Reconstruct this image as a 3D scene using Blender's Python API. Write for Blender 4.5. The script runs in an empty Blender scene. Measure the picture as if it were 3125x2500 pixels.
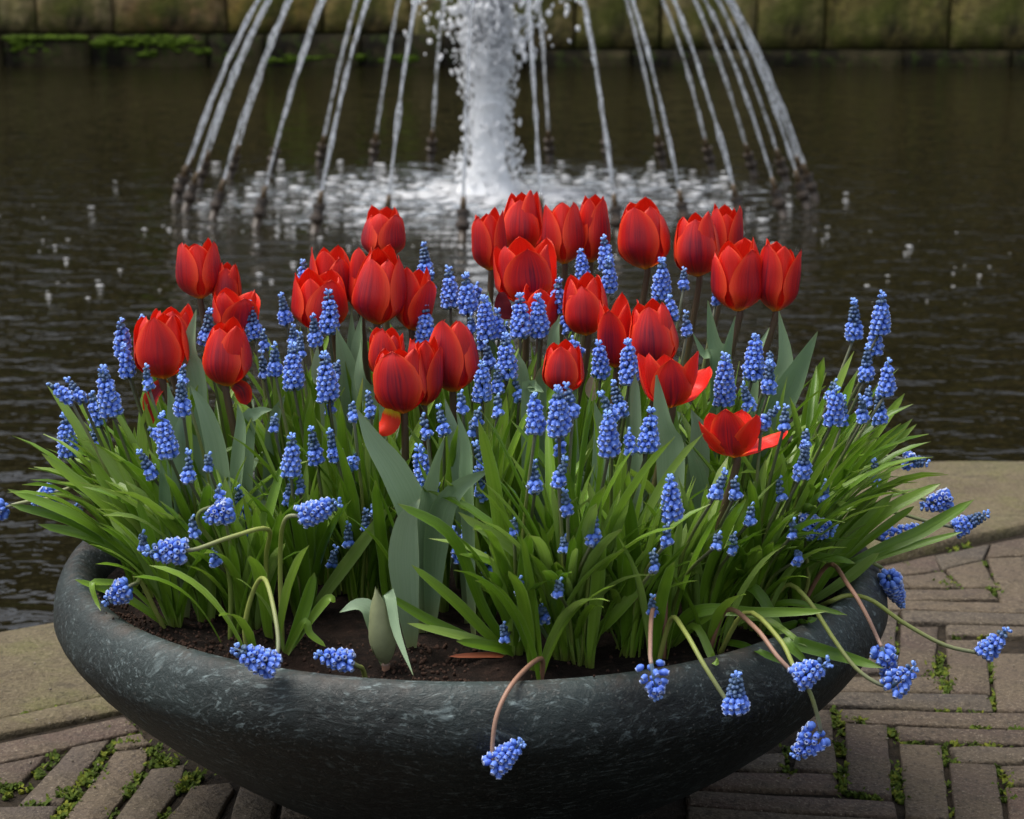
import bpy, bmesh, math, random
from mathutils import Vector, Matrix, noise, Euler
random.seed(7)
R = math.radians
scene = bpy.context.scene
COL = scene.collection

# ---------------------------------------------------------------- camera
PITCH = R(12.9)
CAM = Vector((0.048, -2.46, 1.06))
FPX, PCX, PCY = 6522.0, 1562.5, 1250.0          # focal length and centre in photo pixels
cd = bpy.data.cameras.new('camera'); cam = bpy.data.objects.new('camera', cd); COL.objects.link(cam)
cam.location = CAM; cam.rotation_euler = (math.pi/2 - PITCH, 0, 0)
cd.sensor_width = 36; cd.sensor_fit = 'HORIZONTAL'; cd.lens = FPX/3125*36
cd.clip_start = 0.05; cd.clip_end = 500
cd.dof.use_dof = True; cd.dof.focus_distance = 2.36; cd.dof.aperture_fstop = 11
scene.camera = cam

# ---------------------------------------------------------------- sky, sun, exposure (overcast)
SDIR = Vector((-.36, .02, .93)).normalized()       # towards the veiled sun
SUN_EL, SUN_AZ = math.asin(SDIR.z), math.atan2(SDIR.x, SDIR.y)
w = bpy.data.worlds.new('World'); scene.world = w; w.use_nodes = True
wn = w.node_tree.nodes; wl = w.node_tree.links
sky = wn.new('ShaderNodeTexSky'); sky.sky_type = 'NISHITA'; sky.sun_disc = False
sky.sun_elevation = SUN_EL; sky.sun_rotation = SUN_AZ; sky.air_density = 1.0; sky.dust_density = 4.0; sky.ozone_density = 1.0
hs = wn.new('ShaderNodeHueSaturation'); hs.inputs['Saturation'].default_value = 0.45
wl.new(sky.outputs[0], hs.inputs['Color'])
wl.new(hs.outputs[0], wn['Background'].inputs[0]); wn['Background'].inputs[1].default_value = 0.115
sd = bpy.data.lights.new('sun', 'SUN'); sun = bpy.data.objects.new('sun', sd); COL.objects.link(sun)
sd.energy = 1.5; sd.angle = R(30); sd.color = (1, .96, .9)
sun.rotation_mode = 'QUATERNION'; sun.rotation_quaternion = SDIR.to_track_quat('Z', 'Y')
vs = scene.view_settings
vs.view_transform = 'Standard'; vs.look = 'None'; vs.exposure = 0.93; vs.gamma = 1.0; vs.use_curve_mapping = False

# ---------------------------------------------------------------- pixel helpers (a pixel is a direction; depth from what it touches)
_fw = Vector((0, math.cos(PITCH), -math.sin(PITCH))); _up = Vector((0, math.sin(PITCH), math.cos(PITCH)))
KV = 3125/2156
def ray(x, y): return _fw + Vector((1, 0, 0))*((x-PCX)/FPX) + _up*(-(y-PCY)/FPX)
def onz(p, z=0.0): d = ray(*p); return CAM + d*((z-CAM.z)/d.z)
def ony(p, Y): d = ray(*p); return CAM + d*((Y-CAM.y)/d.y)
def v(x, y): return (x*KV, y*KV)
def proj(p): q = p-CAM; d = q.dot(_fw); return PCX+FPX*q.x/d, PCY-FPX*q.dot(_up)/d
def pxm(p): return (p-CAM).dot(_fw)/FPX          # metres per photo pixel at p
def cropL(x, y): return (x*.39425, 1820+y*.39425)
def cropA(x, y): return (2225+x*.41744, 1380+y*.41744)
def cropB(x, y): return (2225+x*.41744, 1780+y*.41744)

# ---------------------------------------------------------------- mesh helpers
def mesh(name, vs_, fs, smooth=True, uv=None, mats=None, mi=None):
    me = bpy.data.meshes.new(name); me.from_pydata([tuple(q) for q in vs_], [], fs)
    if uv:
        l = me.uv_layers.new(name='UVMap')
        for lp in me.loops: l.data[lp.index].uv = uv[lp.vertex_index]
    if smooth: me.polygons.foreach_set('use_smooth', [True]*len(me.polygons))
    for m in (mats or []): me.materials.append(m)
    if mi: me.polygons.foreach_set('material_index', mi)
    me.update(); return me
def ob(name, data, parent=None, loc=None, label=None, cat=None, group=None, kind=None):
    o = bpy.data.objects.new(name, data); COL.objects.link(o)
    if parent is not None: o.parent = parent
    if loc is not None: o.location = loc
    if label: o['label'] = label
    if cat: o['category'] = cat
    if group: o['group'] = group
    if kind: o['kind'] = kind
    return o
def grid_faces(nu, nv, wrap=False):
    f = []
    for j in range(nv-1):
        for i in range(nu if wrap else nu-1):
            a = j*nu+i; b = j*nu+(i+1) % nu
            f.append((a, b, b+nu, a+nu))
    return f
def catmull(P, n):
    P = [Vector(p) for p in P]
    if len(P) == 2: return [P[0].lerp(P[1], i/(n-1)) for i in range(n)]
    Q = [2*P[0]-P[1]]+P+[2*P[-1]-P[-2]]; out = []; m = len(P)-1
    for k in range(n):
        t = k/(n-1)*m; i = min(int(t), m-1); u = t-i
        a, b, c, d = Q[i:i+4]
        out.append(.5*((2*b)+(c-a)*u+(2*a-5*b+4*c-d)*u*u+(3*b-a-3*c+d)*u**3))
    return out
def tube(P, rad, seg=7, wob=0.0):
    """verts, faces, uv of a closed tube along P; rad = number or function of t"""
    vs_, uv = [], []; n = len(P); prev = None
    for i, p in enumerate(P):
        t = (P[min(i+1, n-1)]-P[max(i-1, 0)]).normalized()
        if prev is None:
            prev = t.orthogonal().normalized()
        a = (prev-t*prev.dot(t)).normalized(); prev = a; b = t.cross(a)
        r = rad(i/(n-1)) if callable(rad) else rad
        for k in range(seg):
            th = 2*math.pi*k/seg
            rr = r*(1+wob*noise.noise(Vector((math.cos(th)*2, math.sin(th)*2, i*.9))+p*37))
            vs_.append(p+a*math.cos(th)*rr+b*math.sin(th)*rr); uv.append((k/seg, i/(n-1)))
    fs = grid_faces(seg, n, True)
    fs.append(tuple(range(seg))[::-1]); fs.append(tuple(range((n-1)*seg, n*seg)))
    return vs_, fs, uv
class MB:
    def __init__(s): s.v, s.f, s.uv, s.mi = [], [], [], []
    def add(s, vf, mi=0):
        o = len(s.v); s.v += list(vf[0]); s.f += [tuple(i+o for i in f) for f in vf[1]]
        s.uv += list(vf[2]) if len(vf) > 2 else [(0, 0)]*len(vf[0]); s.mi += [mi]*len(vf[1])
    def mesh(s, name, mats, smooth=True): return mesh(name, s.v, s.f, smooth, s.uv, mats, s.mi)
def lathe(prof, seg, wob=None):
    vs_, uv = [], []
    for j, (r, z) in enumerate(prof):
        for k in range(seg):
            th = 2*math.pi*k/seg; p = Vector((r*math.cos(th), r*math.sin(th), z))
            if wob: p = wob(p)
            vs_.append(p); uv.append((k/seg, j/(len(prof)-1)))
    return vs_, grid_faces(seg, len(prof), True), uv
def ico(sub=1):
    bm = bmesh.new(); bmesh.ops.create_icosphere(bm, subdivisions=sub, radius=1)
    r = [q.co.copy() for q in bm.verts], [tuple(x.index for x in f.verts) for f in bm.faces]
    bm.free(); return r
ICO1, ICO2 = ico(1), ico(2)
def blob(base, c, s, rot=None, amp=0.0):
    out = []
    for q in base[0]:
        d = Vector((q.x*s[0], q.y*s[1], q.z*s[2]))
        if amp: d *= 1+amp*noise.noise(q*1.7+c*31)
        if rot: d = rot @ d
        out.append(c+d)
    return out, base[1]
def rrot(): return Euler((random.uniform(0, 6.3), random.uniform(0, 6.3), random.uniform(0, 6.3))).to_matrix()

# ---------------------------------------------------------------- materials
class NT:
    def __init__(s, name):
        s.m = bpy.data.materials.new(name); s.m.use_nodes = True; s.t = s.m.node_tree; s.N = s.t.nodes
        s.p = s.N['Principled BSDF']; s.out = s.N['Material Output']
    def n(s, typ, **k):
        x = s.N.new('ShaderNode'+typ)
        for a, b in k.items():
            if a in x.inputs.keys(): x.inputs[a].default_value = b
            else: setattr(x, a, b)
        return x
    def l(s, a, b): s.t.links.new(a, b)
    def coord(s, kind='Object', scale=(1, 1, 1), rot=(0, 0, 0)):
        c = s.n('TexCoord'); mp = s.n('Mapping'); mp.inputs['Scale'].default_value = scale; mp.inputs['Rotation'].default_value = rot
        s.l(c.outputs[kind], mp.inputs[0]); return mp.outputs[0]
    def noise(s, vec, scale, detail=4, rough=.55, dist=0.0):
        x = s.n('TexNoise'); x.inputs['Scale'].default_value = scale; x.inputs['Detail'].default_value = detail
        x.inputs['Roughness'].default_value = rough; x.inputs['Distortion'].default_value = dist
        s.l(vec, x.inputs['Vector']); return x.outputs['Fac']
    def ramp(s, fac, stops, interp='LINEAR'):
        x = s.n('ValToRGB'); e = x.color_ramp.elements; x.color_ramp.interpolation = interp
        while len(e) < len(stops): e.new(.5)
        for i, (p, c) in enumerate(stops):
            e[i].position = p; e[i].color = (c, c, c, 1) if isinstance(c, (int, float)) else (*c, 1)
        s.l(fac, x.inputs[0]); return x.outputs[0]
    def mix(s, fac, a, b, mode='MIX'):
        x = s.n('Mix', data_type='RGBA', blend_type=mode)
        for sock, val in ((x.inputs[0], fac), (x.inputs[6], a), (x.inputs[7], b)):
            if isinstance(val, (int, float)): sock.default_value = val
            elif isinstance(val, tuple): sock.default_value = (*val, 1)
            else: s.l(val, sock)
        return x.outputs[2]
    def math(s, op, a, b=None, clamp=False):
        x = s.n('Math', operation=op, use_clamp=clamp)
        for sock, val in zip(x.inputs, (a, b)):
            if val is None: continue
            if isinstance(val, (int, float)): sock.default_value = val
            else: s.l(val, sock)
        return x.outputs[0]
    def bump(s, h, strength, dist=.01):
        b = s.n('Bump'); b.inputs['Strength'].default_value = strength; b.inputs['Distance'].default_value = dist
        s.l(h, b.inputs['Height']); s.l(b.outputs[0], s.p.inputs['Normal']); return b
    def fin(s, col=None, rough=None, spec=None, transl=0.0):
        if col is not None:
            if isinstance(col, tuple): s.p.inputs['Base Color'].default_value = (*col, 1)
            else: s.l(col, s.p.inputs['Base Color'])
        if rough is not None:
            if isinstance(rough, (int, float)): s.p.inputs['Roughness'].default_value = rough
            else: s.l(rough, s.p.inputs['Roughness'])
        if spec is not None: s.p.inputs['Specular IOR Level'].default_value = spec
        if transl:
            tr = s.n('BsdfTranslucent'); mx = s.n('MixShader'); mx.inputs[0].default_value = transl
            if isinstance(col, tuple): tr.inputs[0].default_value = (*col, 1)
            elif col is not None: s.l(col, tr.inputs[0])
            s.l(s.p.outputs[0], mx.inputs[1]); s.l(tr.outputs[0], mx.inputs[2]); s.l(mx.outputs[0], s.out.inputs[0])
        return s.m
    def rnd(s): return s.n('ObjectInfo').outputs['Random']
    def uvxy(s):
        c = s.n('TexCoord'); x = s.n('SeparateXYZ'); s.l(c.outputs['UV'], x.inputs[0]); return c.outputs['UV'], x.outputs[0], x.outputs[1]

def mat_brick():
    t = NT('clay_brick'); c = t.coord('Object'); n1 = t.noise(c, 9, 5); n2 = t.noise(c, 170, 3, .7); n3 = t.noise(c, 34, 5, .7)
    base = t.ramp(t.rnd(), [(0, (.056, .036, .027)), (.3, (.084, .061, .041)), (.6, (.107, .078, .049)), (.85, (.060, .050, .041)), (1, (.086, .048, .034))])
    a = t.mix(t.ramp(n1, [(.35, 0), (.7, .75)]), base, (.101, .080, .049))
    a = t.mix(t.ramp(n3, [(.48, 0), (.66, .65)]), a, (.039, .029, .022))
    a = t.mix(t.ramp(n2, [(.55, 0), (.68, .75)]), a, (.172, .136, .096))
    a = t.mix(t.ramp(n2, [(.32, .8), (.45, 0)]), a, (.019, .014, .011))
    lich = t.noise(c, 300, 2, .5); a = t.mix(t.ramp(lich, [(.66, 0), (.72, .8)]), a, (.258, .216, .155))
    t.bump(t.math('ADD', t.noise(c, 55, 4, .65), t.math('MULTIPLY', n2, .5)), .9, .006)
    return t.fin(a, t.ramp(n1, [(.3, .75), (.7, .92)]), .35)
def mat_stone():
    t = NT('coping_stone'); c = t.coord('Object'); n1 = t.noise(c, 5, 6, .6); n2 = t.noise(c, 150, 3, .75); n3 = t.noise(t.coord('Object', (3, 5, 5), (0, 0, .56)), 6, 6, .7, .6)
    a = t.ramp(n1, [(.3, (.088, .066, .041)), (.5, (.126, .102, .058)), (.68, (.109, .100, .046)), (.8, (.143, .116, .070))])
    a = t.mix(t.ramp(n3, [(.5, 0), (.66, .6)]), a, (.050, .040, .028))
    a = t.mix(t.ramp(t.noise(c, 13, 4), [(.5, 0), (.66, .45)]), a, (.126, .120, .041))
    a = t.mix(t.ramp(n2, [(.55, 0), (.68, .6)]), a, (.227, .188, .126))
    a = t.mix(t.ramp(n2, [(.32, .75), (.45, 0)]), a, (.025, .020, .013))
    t.bump(t.math('ADD', t.noise(c, 40, 5, .7), t.math('MULTIPLY', n2, .5)), .9, .008)
    return t.fin(a, .88, .3)
def mat_bed():
    t = NT('joint_dirt'); c = t.coord('Object'); n = t.noise(c, 60, 5, .7); m = t.noise(c, 9, 4)
    a = t.ramp(n, [(.3, (.009, .007, .005)), (.6, (.03, .022, .014)), (.8, (.055, .042, .028))])
    a = t.mix(t.ramp(m, [(.55, 0), (.7, .3)]), a, (.03, .035, .01))
    t.bump(n, .8, .01); return t.fin(a, .95, .2)
def mat_moss(name, c1, c2):
    t = NT(name); a = t.ramp(t.noise(t.coord('Object'), 45, 4, .7), [(.32, tuple(c*.45 for c in c2)), (.5, c2), (.66, c1)]); return t.fin(a, .8, .2, .25)
def mat_soil():
    t = NT('potting_soil'); c = t.coord('Object'); n = t.noise(c, 120, 5, .7); m = t.noise(c, 14, 3)
    a = t.ramp(n, [(.3, (.004, .0028, .002)), (.55, (.012, .0075, .0055)), (.78, (.045, .026, .018))])
    a = t.mix(t.ramp(m, [(.5, 0), (.72, .4)]), a, (.035, .019, .013))
    t.bump(n, .9, .006); return t.fin(a, .95, .15)
def mat_bowl():
    t = NT('dark_green_glaze'); uvw = t.coord('Object')
    wobv = t.n('TexNoise'); wobv.inputs['Scale'].default_value = 6; t.l(uvw, wobv.inputs[0])
    add = t.n('VectorMath', operation='MULTIPLY_ADD'); t.l(wobv.outputs['Color'], add.inputs[0]); add.inputs[1].default_value = (.09, .09, .09); t.l(uvw, add.inputs[2])
    mp = t.n('Mapping'); mp.inputs['Rotation'].default_value = (.3, .55, .2); mp.inputs['Scale'].default_value = (26, 75, 85); t.l(add.outputs[0], mp.inputs[0])
    s1 = t.noise(mp.outputs[0], 1.0, 6, .68, .8)
    mp2 = t.n('Mapping'); mp2.inputs['Rotation'].default_value = (-.2, -.5, .4); mp2.inputs['Scale'].default_value = (60, 170, 200); t.l(add.outputs[0], mp2.inputs[0])
    s2 = t.noise(mp2.outputs[0], 1.0, 5, .7, .5)
    big = t.noise(uvw, 4.5, 4, .6); fine = t.noise(uvw, 260, 2, .6)
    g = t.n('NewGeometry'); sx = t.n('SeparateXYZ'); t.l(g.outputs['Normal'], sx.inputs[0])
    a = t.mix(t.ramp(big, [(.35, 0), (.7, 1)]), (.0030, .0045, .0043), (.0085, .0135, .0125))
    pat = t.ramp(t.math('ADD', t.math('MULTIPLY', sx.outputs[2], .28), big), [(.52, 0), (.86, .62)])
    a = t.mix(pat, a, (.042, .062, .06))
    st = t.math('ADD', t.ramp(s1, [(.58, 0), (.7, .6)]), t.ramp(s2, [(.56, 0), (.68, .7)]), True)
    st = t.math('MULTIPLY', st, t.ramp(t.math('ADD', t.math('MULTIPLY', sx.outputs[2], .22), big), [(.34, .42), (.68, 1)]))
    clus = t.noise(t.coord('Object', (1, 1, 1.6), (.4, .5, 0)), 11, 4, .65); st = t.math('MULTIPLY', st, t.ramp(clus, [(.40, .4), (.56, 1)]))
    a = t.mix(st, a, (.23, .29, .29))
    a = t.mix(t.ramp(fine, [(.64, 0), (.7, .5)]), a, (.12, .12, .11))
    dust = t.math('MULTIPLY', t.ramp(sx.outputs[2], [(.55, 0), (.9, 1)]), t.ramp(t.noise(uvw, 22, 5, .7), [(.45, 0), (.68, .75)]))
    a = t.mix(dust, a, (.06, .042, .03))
    mott = t.noise(uvw, 70, 4, .7); a = t.mix(t.ramp(mott, [(.5, 0), (.66, .25)]), a, (.022, .032, .03))
    t.bump(t.math('ADD', t.math('ADD', s1, mott), t.math('MULTIPLY', big, .6)), .4, .006)
    return t.fin(a, t.ramp(s1, [(.3, .46), (.7, .66)]), .4)
def mat_petal():
    t = NT('tulip_petal'); uv, x, y = t.uvxy(); r = t.rnd()
    mp = t.n('Mapping'); mp.inputs['Scale'].default_value = (19, .9, 1); t.l(uv, mp.inputs[0])
    off = t.n('CombineXYZ'); t.l(t.math('MULTIPLY', r, 40), off.inputs[2]); t.l(off.outputs[0], mp.inputs['Location'])
    st = t.noise(mp.outputs[0], 1.0, 3, .6)
    ax = t.math('ABSOLUTE', t.math('SUBTRACT', x, .5))                 # 0 midrib .. .5 edge
    flame = t.math('SUBTRACT', 1.3, t.math('MULTIPLY', ax, 2.7), True)  # strongest on the midrib
    flame = t.math('MULTIPLY', flame, t.ramp(y, [(0, .3), (.12, 1), (.68, .95), (.92, .5), (1, .6)]))
    flame = t.math('MULTIPLY', flame, t.ramp(st, [(.32, .5), (.6, 1.0)]), True)
    oi = t.n('ObjectInfo'); sc_ = t.n('SeparateColor'); t.l(oi.outputs['Color'], sc_.inputs[0]); flame = t.math('MULTIPLY', flame, sc_.outputs[0])
    base = t.mix(t.ramp(st, [(.3, 0), (.75, 1)]), (.75, .015, .005), (.84, .026, .008))
    base = t.mix(t.ramp(ax, [(.32, 0), (.47, .75)]), base, (.95, .09, .028))
    g = t.n('NewGeometry')                                              # the inside of a petal has no dusky flame
    fl = t.math('MULTIPLY', flame, t.math('SUBTRACT', 1.0, t.math('MULTIPLY', g.outputs['Backfacing'], .9)))
    a = t.mix(t.math('MULTIPLY', fl, .95), base, (.075, .005, .028))
    a = t.mix(t.math('MULTIPLY', t.ramp(y, [(.03, 1), (.14, 0)]), .8), a, (.75, .36, .02))
    t.bump(st, .6, .002)
    return t.fin(a, .42, .36, .2)
def mat_ypetal():
    t = NT('yellow_based_petal'); uv, x, y = t.uvxy(); n = t.noise(t.coord('UV', (9, 2, 1)), 2, 3)
    a = t.ramp(t.math('ADD', y, t.math('MULTIPLY', n, .25)), [(.3, (.8, .5, .02)), (.48, (.78, .03, .006))]); return t.fin(a, .45, .35, .2)
def mat_wilt():
    t = NT('wilted_petal'); a = t.mix(t.noise(t.coord('UV', (8, 2, 1)), 2, 4), (.06, .006, .014), (.24, .012, .012)); return t.fin(a, .6, .3, .1)
def mat_leaf(name, stops, vein, transl, rough, spec):
    t = NT(name); uv, x, y = t.uvxy(); r = t.rnd()
    mp = t.n('Mapping'); mp.inputs['Scale'].default_value = (vein, 1.2, 1); t.l(uv, mp.inputs[0])
    off = t.n('CombineXYZ'); t.l(t.math('MULTIPLY', r, 30), off.inputs[2]); t.l(off.outputs[0], mp.inputs['Location'])
    n = t.noise(mp.outputs[0], 1, 4, .6)
    a = t.ramp(t.math('ADD', t.math('MULTIPLY', r, .55), t.math('MULTIPLY', n, .45)), stops)
    a = t.mix(t.ramp(y, [(0, .75), (.13, 0)]), a, (.24, .24, .06))
    a = t.mix(t.ramp(y, [(.93, 0), (1, .35)]), a, (.3, .28, .1))
    ax = t.math('ABSOLUTE', t.math('SUBTRACT', x, .5))
    a = t.mix(t.ramp(ax, [(.43, 0), (.5, .3)]), a, (.3, .4, .2))
    t.bump(n, .2, .002)
    return t.fin(a, rough, spec, transl)
def mat_stem(name, top, mid, low):
    t = NT(name); uv, x, y = t.uvxy(); n = t.noise(t.coord('Object'), 90, 3)
    a = t.ramp(t.math('ADD', y, t.math('MULTIPLY', t.math('SUBTRACT', n, .5), .2)), [(0, low), (.5, mid), (.95, top)])
    return t.fin(a, .5, .35)
def mat_bell():
    t = NT('hyacinth_bell'); oi = t.n('ObjectInfo'); uv, x, y = t.uvxy(); n = t.noise(t.coord('Object'), 300, 2)
    a = t.mix(t.ramp(y, [(0, .0), (.75, .10), (1, .3)]), oi.outputs['Color'], (.33, .46, .88))
    a = t.mix(t.ramp(n, [(.3, .15), (.6, 0)]), a, (.03, .05, .26))
    return t.fin(a, .5, .35, .08)
def plain(name, col, rough=.6, spec=.4, transl=0.0):
    t = NT(name); n = t.noise(t.coord('Object'), 70, 3); a = t.mix(t.ramp(n, [(.3, .45), (.7, 0)]), col, tuple(c*.55 for c in col)); return t.fin(a, rough, spec, transl)
def mat_water():
    t = NT('pond_water'); c = t.coord('Object')
    g = t.n('VectorMath', operation='DISTANCE'); t.l(c, g.inputs[0]); g.inputs[1].default_value = (FX, FY, 0); d = g.outputs['Value']
    near = t.ramp(t.math('MULTIPLY', d, .2), [(.12, 1), (.5, .62), (1, .42)])       # churned near the fountain
    h1 = t.noise(t.coord('Object', (1, 1.5, 1)), 5.0, 3, .55, .3); h2 = t.noise(c, 17, 2, .5, .2); h3 = t.noise(t.coord('Object', (1, 1.3, 1), (0, 0, .5)), 1.3, 2)
    wv = t.n('TexWave', wave_type='RINGS', rings_direction='SPHERICAL', wave_profile='SIN'); wv.inputs['Scale'].default_value = 1.5; wv.inputs['Distortion'].default_value = 5; wv.inputs['Detail'].default_value = 2; wv.inputs['Detail Scale'].default_value = 1.2
    mv = t.n('Mapping'); mv.inputs['Location'].default_value = (-FX, -FY, 0); t.l(c, mv.inputs[0]); t.l(mv.outputs[0], wv.inputs[0])
    h = t.math('ADD', t.math('MULTIPLY', h1, 1.0), t.math('ADD', t.math('MULTIPLY', h2, .3), t.math('ADD', t.math('MULTIPLY', h3, 1.6), t.math('MULTIPLY', wv.outputs['Fac'], .16))))
    h = t.math('MULTIPLY', h, near)
    b = t.n('Bump'); b.inputs['Strength'].default_value = 1; b.inputs['Distance'].default_value = .052; t.l(h, b.inputs['Height']); t.l(b.outputs[0], t.p.inputs['Normal'])
    # foam: broken froth round the gusher, thinning outwards
    fo = t.noise(t.coord('Object', (1, 1, 1)), 7.5, 5, .7, .6); fo2 = t.noise(c, 26, 3, .6)
    dens = t.ramp(t.math('MULTIPLY', d, .5), [(.0, .68), (.2, .57), (.42, .52), (.7, .47), (1, .27)])
    s_ = t.math('ADD', t.math('MULTIPLY', fo, .75), t.math('MULTIPLY', fo2, .25))
    m = t.math('MULTIPLY', t.math('SUBTRACT', t.math('ADD', s_, dens), 1.0), 6.0, True)
    a = t.mix(m, (.009, .0075, .003), (.42, .46, .5))
    t.p.inputs['IOR'].default_value = 1.33
    return t.fin(a, t.math('ADD', .035, t.math('MULTIPLY', m, .5)), .5)
def mat_jet():
    t = NT('jet_water'); n = t.noise(t.coord('Object', (60, 60, 14)), 1, 3, .6)
    gl = t.n('BsdfGlass'); gl.inputs['Roughness'].default_value = .08; gl.inputs['IOR'].default_value = 1.33; gl.inputs[0].default_value = (.95, .97, 1, 1)
    df = t.n('BsdfTranslucent'); df.inputs[0].default_value = (.9, .93, .96, 1)
    d2 = t.n('BsdfDiffuse'); d2.inputs[0].default_value = (.85, .88, .92, 1)
    m0 = t.n('MixShader'); m0.inputs[0].default_value = .5; t.l(d2.outputs[0], m0.inputs[1]); t.l(df.outputs[0], m0.inputs[2])
    tr = t.n('BsdfTransparent'); m1 = t.n('MixShader'); t.l(t.ramp(n, [(.38, .1), (.68, .85)]), m1.inputs[0]); t.l(gl.outputs[0], m1.inputs[1]); t.l(m0.outputs[0], m1.inputs[2])
    m2 = t.n('MixShader'); m2.inputs[0].default_value = .72; t.l(tr.outputs[0], m2.inputs[1]); t.l(m1.outputs[0], m2.inputs[2]); t.l(m2.outputs[0], t.out.inputs[0])
    return t.m
def mat_froth():
    t = NT('white_froth'); n = t.noise(t.coord('Object'), 18, 4, .6)
    a = t.ramp(n, [(.3, (.84, .86, .88)), (.7, (.95, .96, .97))]); t.bump(n, .25, .02)
    t.p.inputs['Subsurface Weight'].default_value = .8; t.p.inputs['Subsurface Radius'].default_value = (1, 1, 1); t.p.inputs['Subsurface Scale'].default_value = .05
    return t.fin(a, .5, .3, .25)
def mat_wall():
    t = NT('mossy_sandstone'); c = t.coord('Object'); oi = t.rnd()
    n = t.noise(c, 1.6, 5, .6); f = t.noise(c, 9, 5, .65); dk = t.noise(t.coord('Object', (1, 1, .45)), 2.3, 5, .6, .4); ms = t.noise(c, 2.0, 4)
    a = t.ramp(t.math('ADD', t.math('MULTIPLY', oi, .7), t.math('MULTIPLY', n, .35)), [(.2, (.20, .165, .045)), (.42, (.31, .26, .12)), (.6, (.27, .18, .04)), (.75, (.33, .28, .15)), (.92, (.22, .10, .028))])
    a = t.mix(t.ramp(f, [(.42, 0), (.62, .6)]), a, (.055, .04, .018))
    a = t.mix(t.ramp(dk, [(.46, 0), (.62, .92)]), a, (.014, .011, .007))
    a = t.mix(t.ramp(ms, [(.48, 0), (.62, .65)]), a, (.10, .115, .016))
    t.bump(f, .8, .04); return t.fin(a, .9, .25)
def mat_wall_low():
    t = NT('wet_base_stone'); c = t.coord('Object'); n = t.noise(c, 2.2, 5, .6); f = t.noise(c, 11, 4)
    a = t.mix(t.ramp(n, [(.42, 0), (.66, 1)]), (.010, .009, .006), (.06, .05, .024))
    a = t.mix(t.ramp(f, [(.5, 0), (.7, .7)]), a, (.03, .05, .008)); t.bump(f, .8, .03); return t.fin(a, .95, .1)

FX, FY, WZ = 0.0, 0.0, -0.25
_c = onz(v(1043, 408), WZ); FX, FY = _c.x, _c.y
M = dict(brick=mat_brick(), stone=mat_stone(), bed=mat_bed(), moss=mat_moss('yellow_moss', (.20, .21, .022), (.07, .11, .012)),
         soil=mat_soil(), bowl=mat_bowl(), petal=mat_petal(), wilt=mat_wilt(), ypetal=mat_ypetal(), water=mat_water(), jet=mat_jet(), froth=mat_froth(), wall=mat_wall(), wlow=mat_wall_low(),
         leaf=mat_leaf('hyacinth_leaf', [(.15, (.075, .17, .010)), (.4, (.13, .255, .016)), (.62, (.195, .33, .03)), (.85, (.27, .39, .11))], 9, .3, .36, .5),
         tleaf=mat_leaf('tulip_leaf', [(.15, (.15, .245, .12)), (.5, (.22, .325, .185)), (.85, (.30, .405, .26))], 26, .15, .5, .35),
         redleaf=plain('reddened_leaf', (.3, .085, .04), .5), dry=plain('dry_leaf', (.36, .17, .04), .7),
         tstem=mat_stem('tulip_stem', (.105, .055, .042), (.085, .06, .03), (.11, .15, .04)),
         mstem=mat_stem('hyacinth_stem', (.085, .088, .06), (.12, .165, .03), (.15, .2, .035)),
         ystem=mat_stem('yellowish_stem', (.17, .18, .13), (.26, .30, .07), (.24, .27, .06)),
         pstem=mat_stem('pinkish_stem', (.29, .20, .16), (.33, .185, .125), (.24, .12, .07)),
         bell=mat_bell(), rim=plain('bell_rim', (.48, .57, .86), .5), axis=plain('spike_axis', (.09, .15, .22), .5), bud=plain('dark_bud', (.035, .07, .12), .5, .35),
         metal=plain('tarnished_brass', (.045, .03, .018), .45, .5), tip=plain('nozzle_tip', (.10, .065, .03), .4, .5),
         budgreen=plain('green_tulip_bud', (.3, .33, .17), .5, .35, .1), papery=plain('dry_bract', (.42, .34, .22), .7, .2, .2),
         hedge=plain('dark_evergreen', (.028, .042, .016), .6, .3), bark=plain('bark', (.05, .04, .03), .9))

# ================================================================ SETTING
# pool water
wm = mesh('water', [(-40, .3, 0), (40, .3, 0), (40, 24, 0), (-40, 24, 0)], [(0, 1, 2, 3)], False, None, [M['water']])
ob('water', wm, None, (0, 0, WZ), kind='structure')

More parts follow.
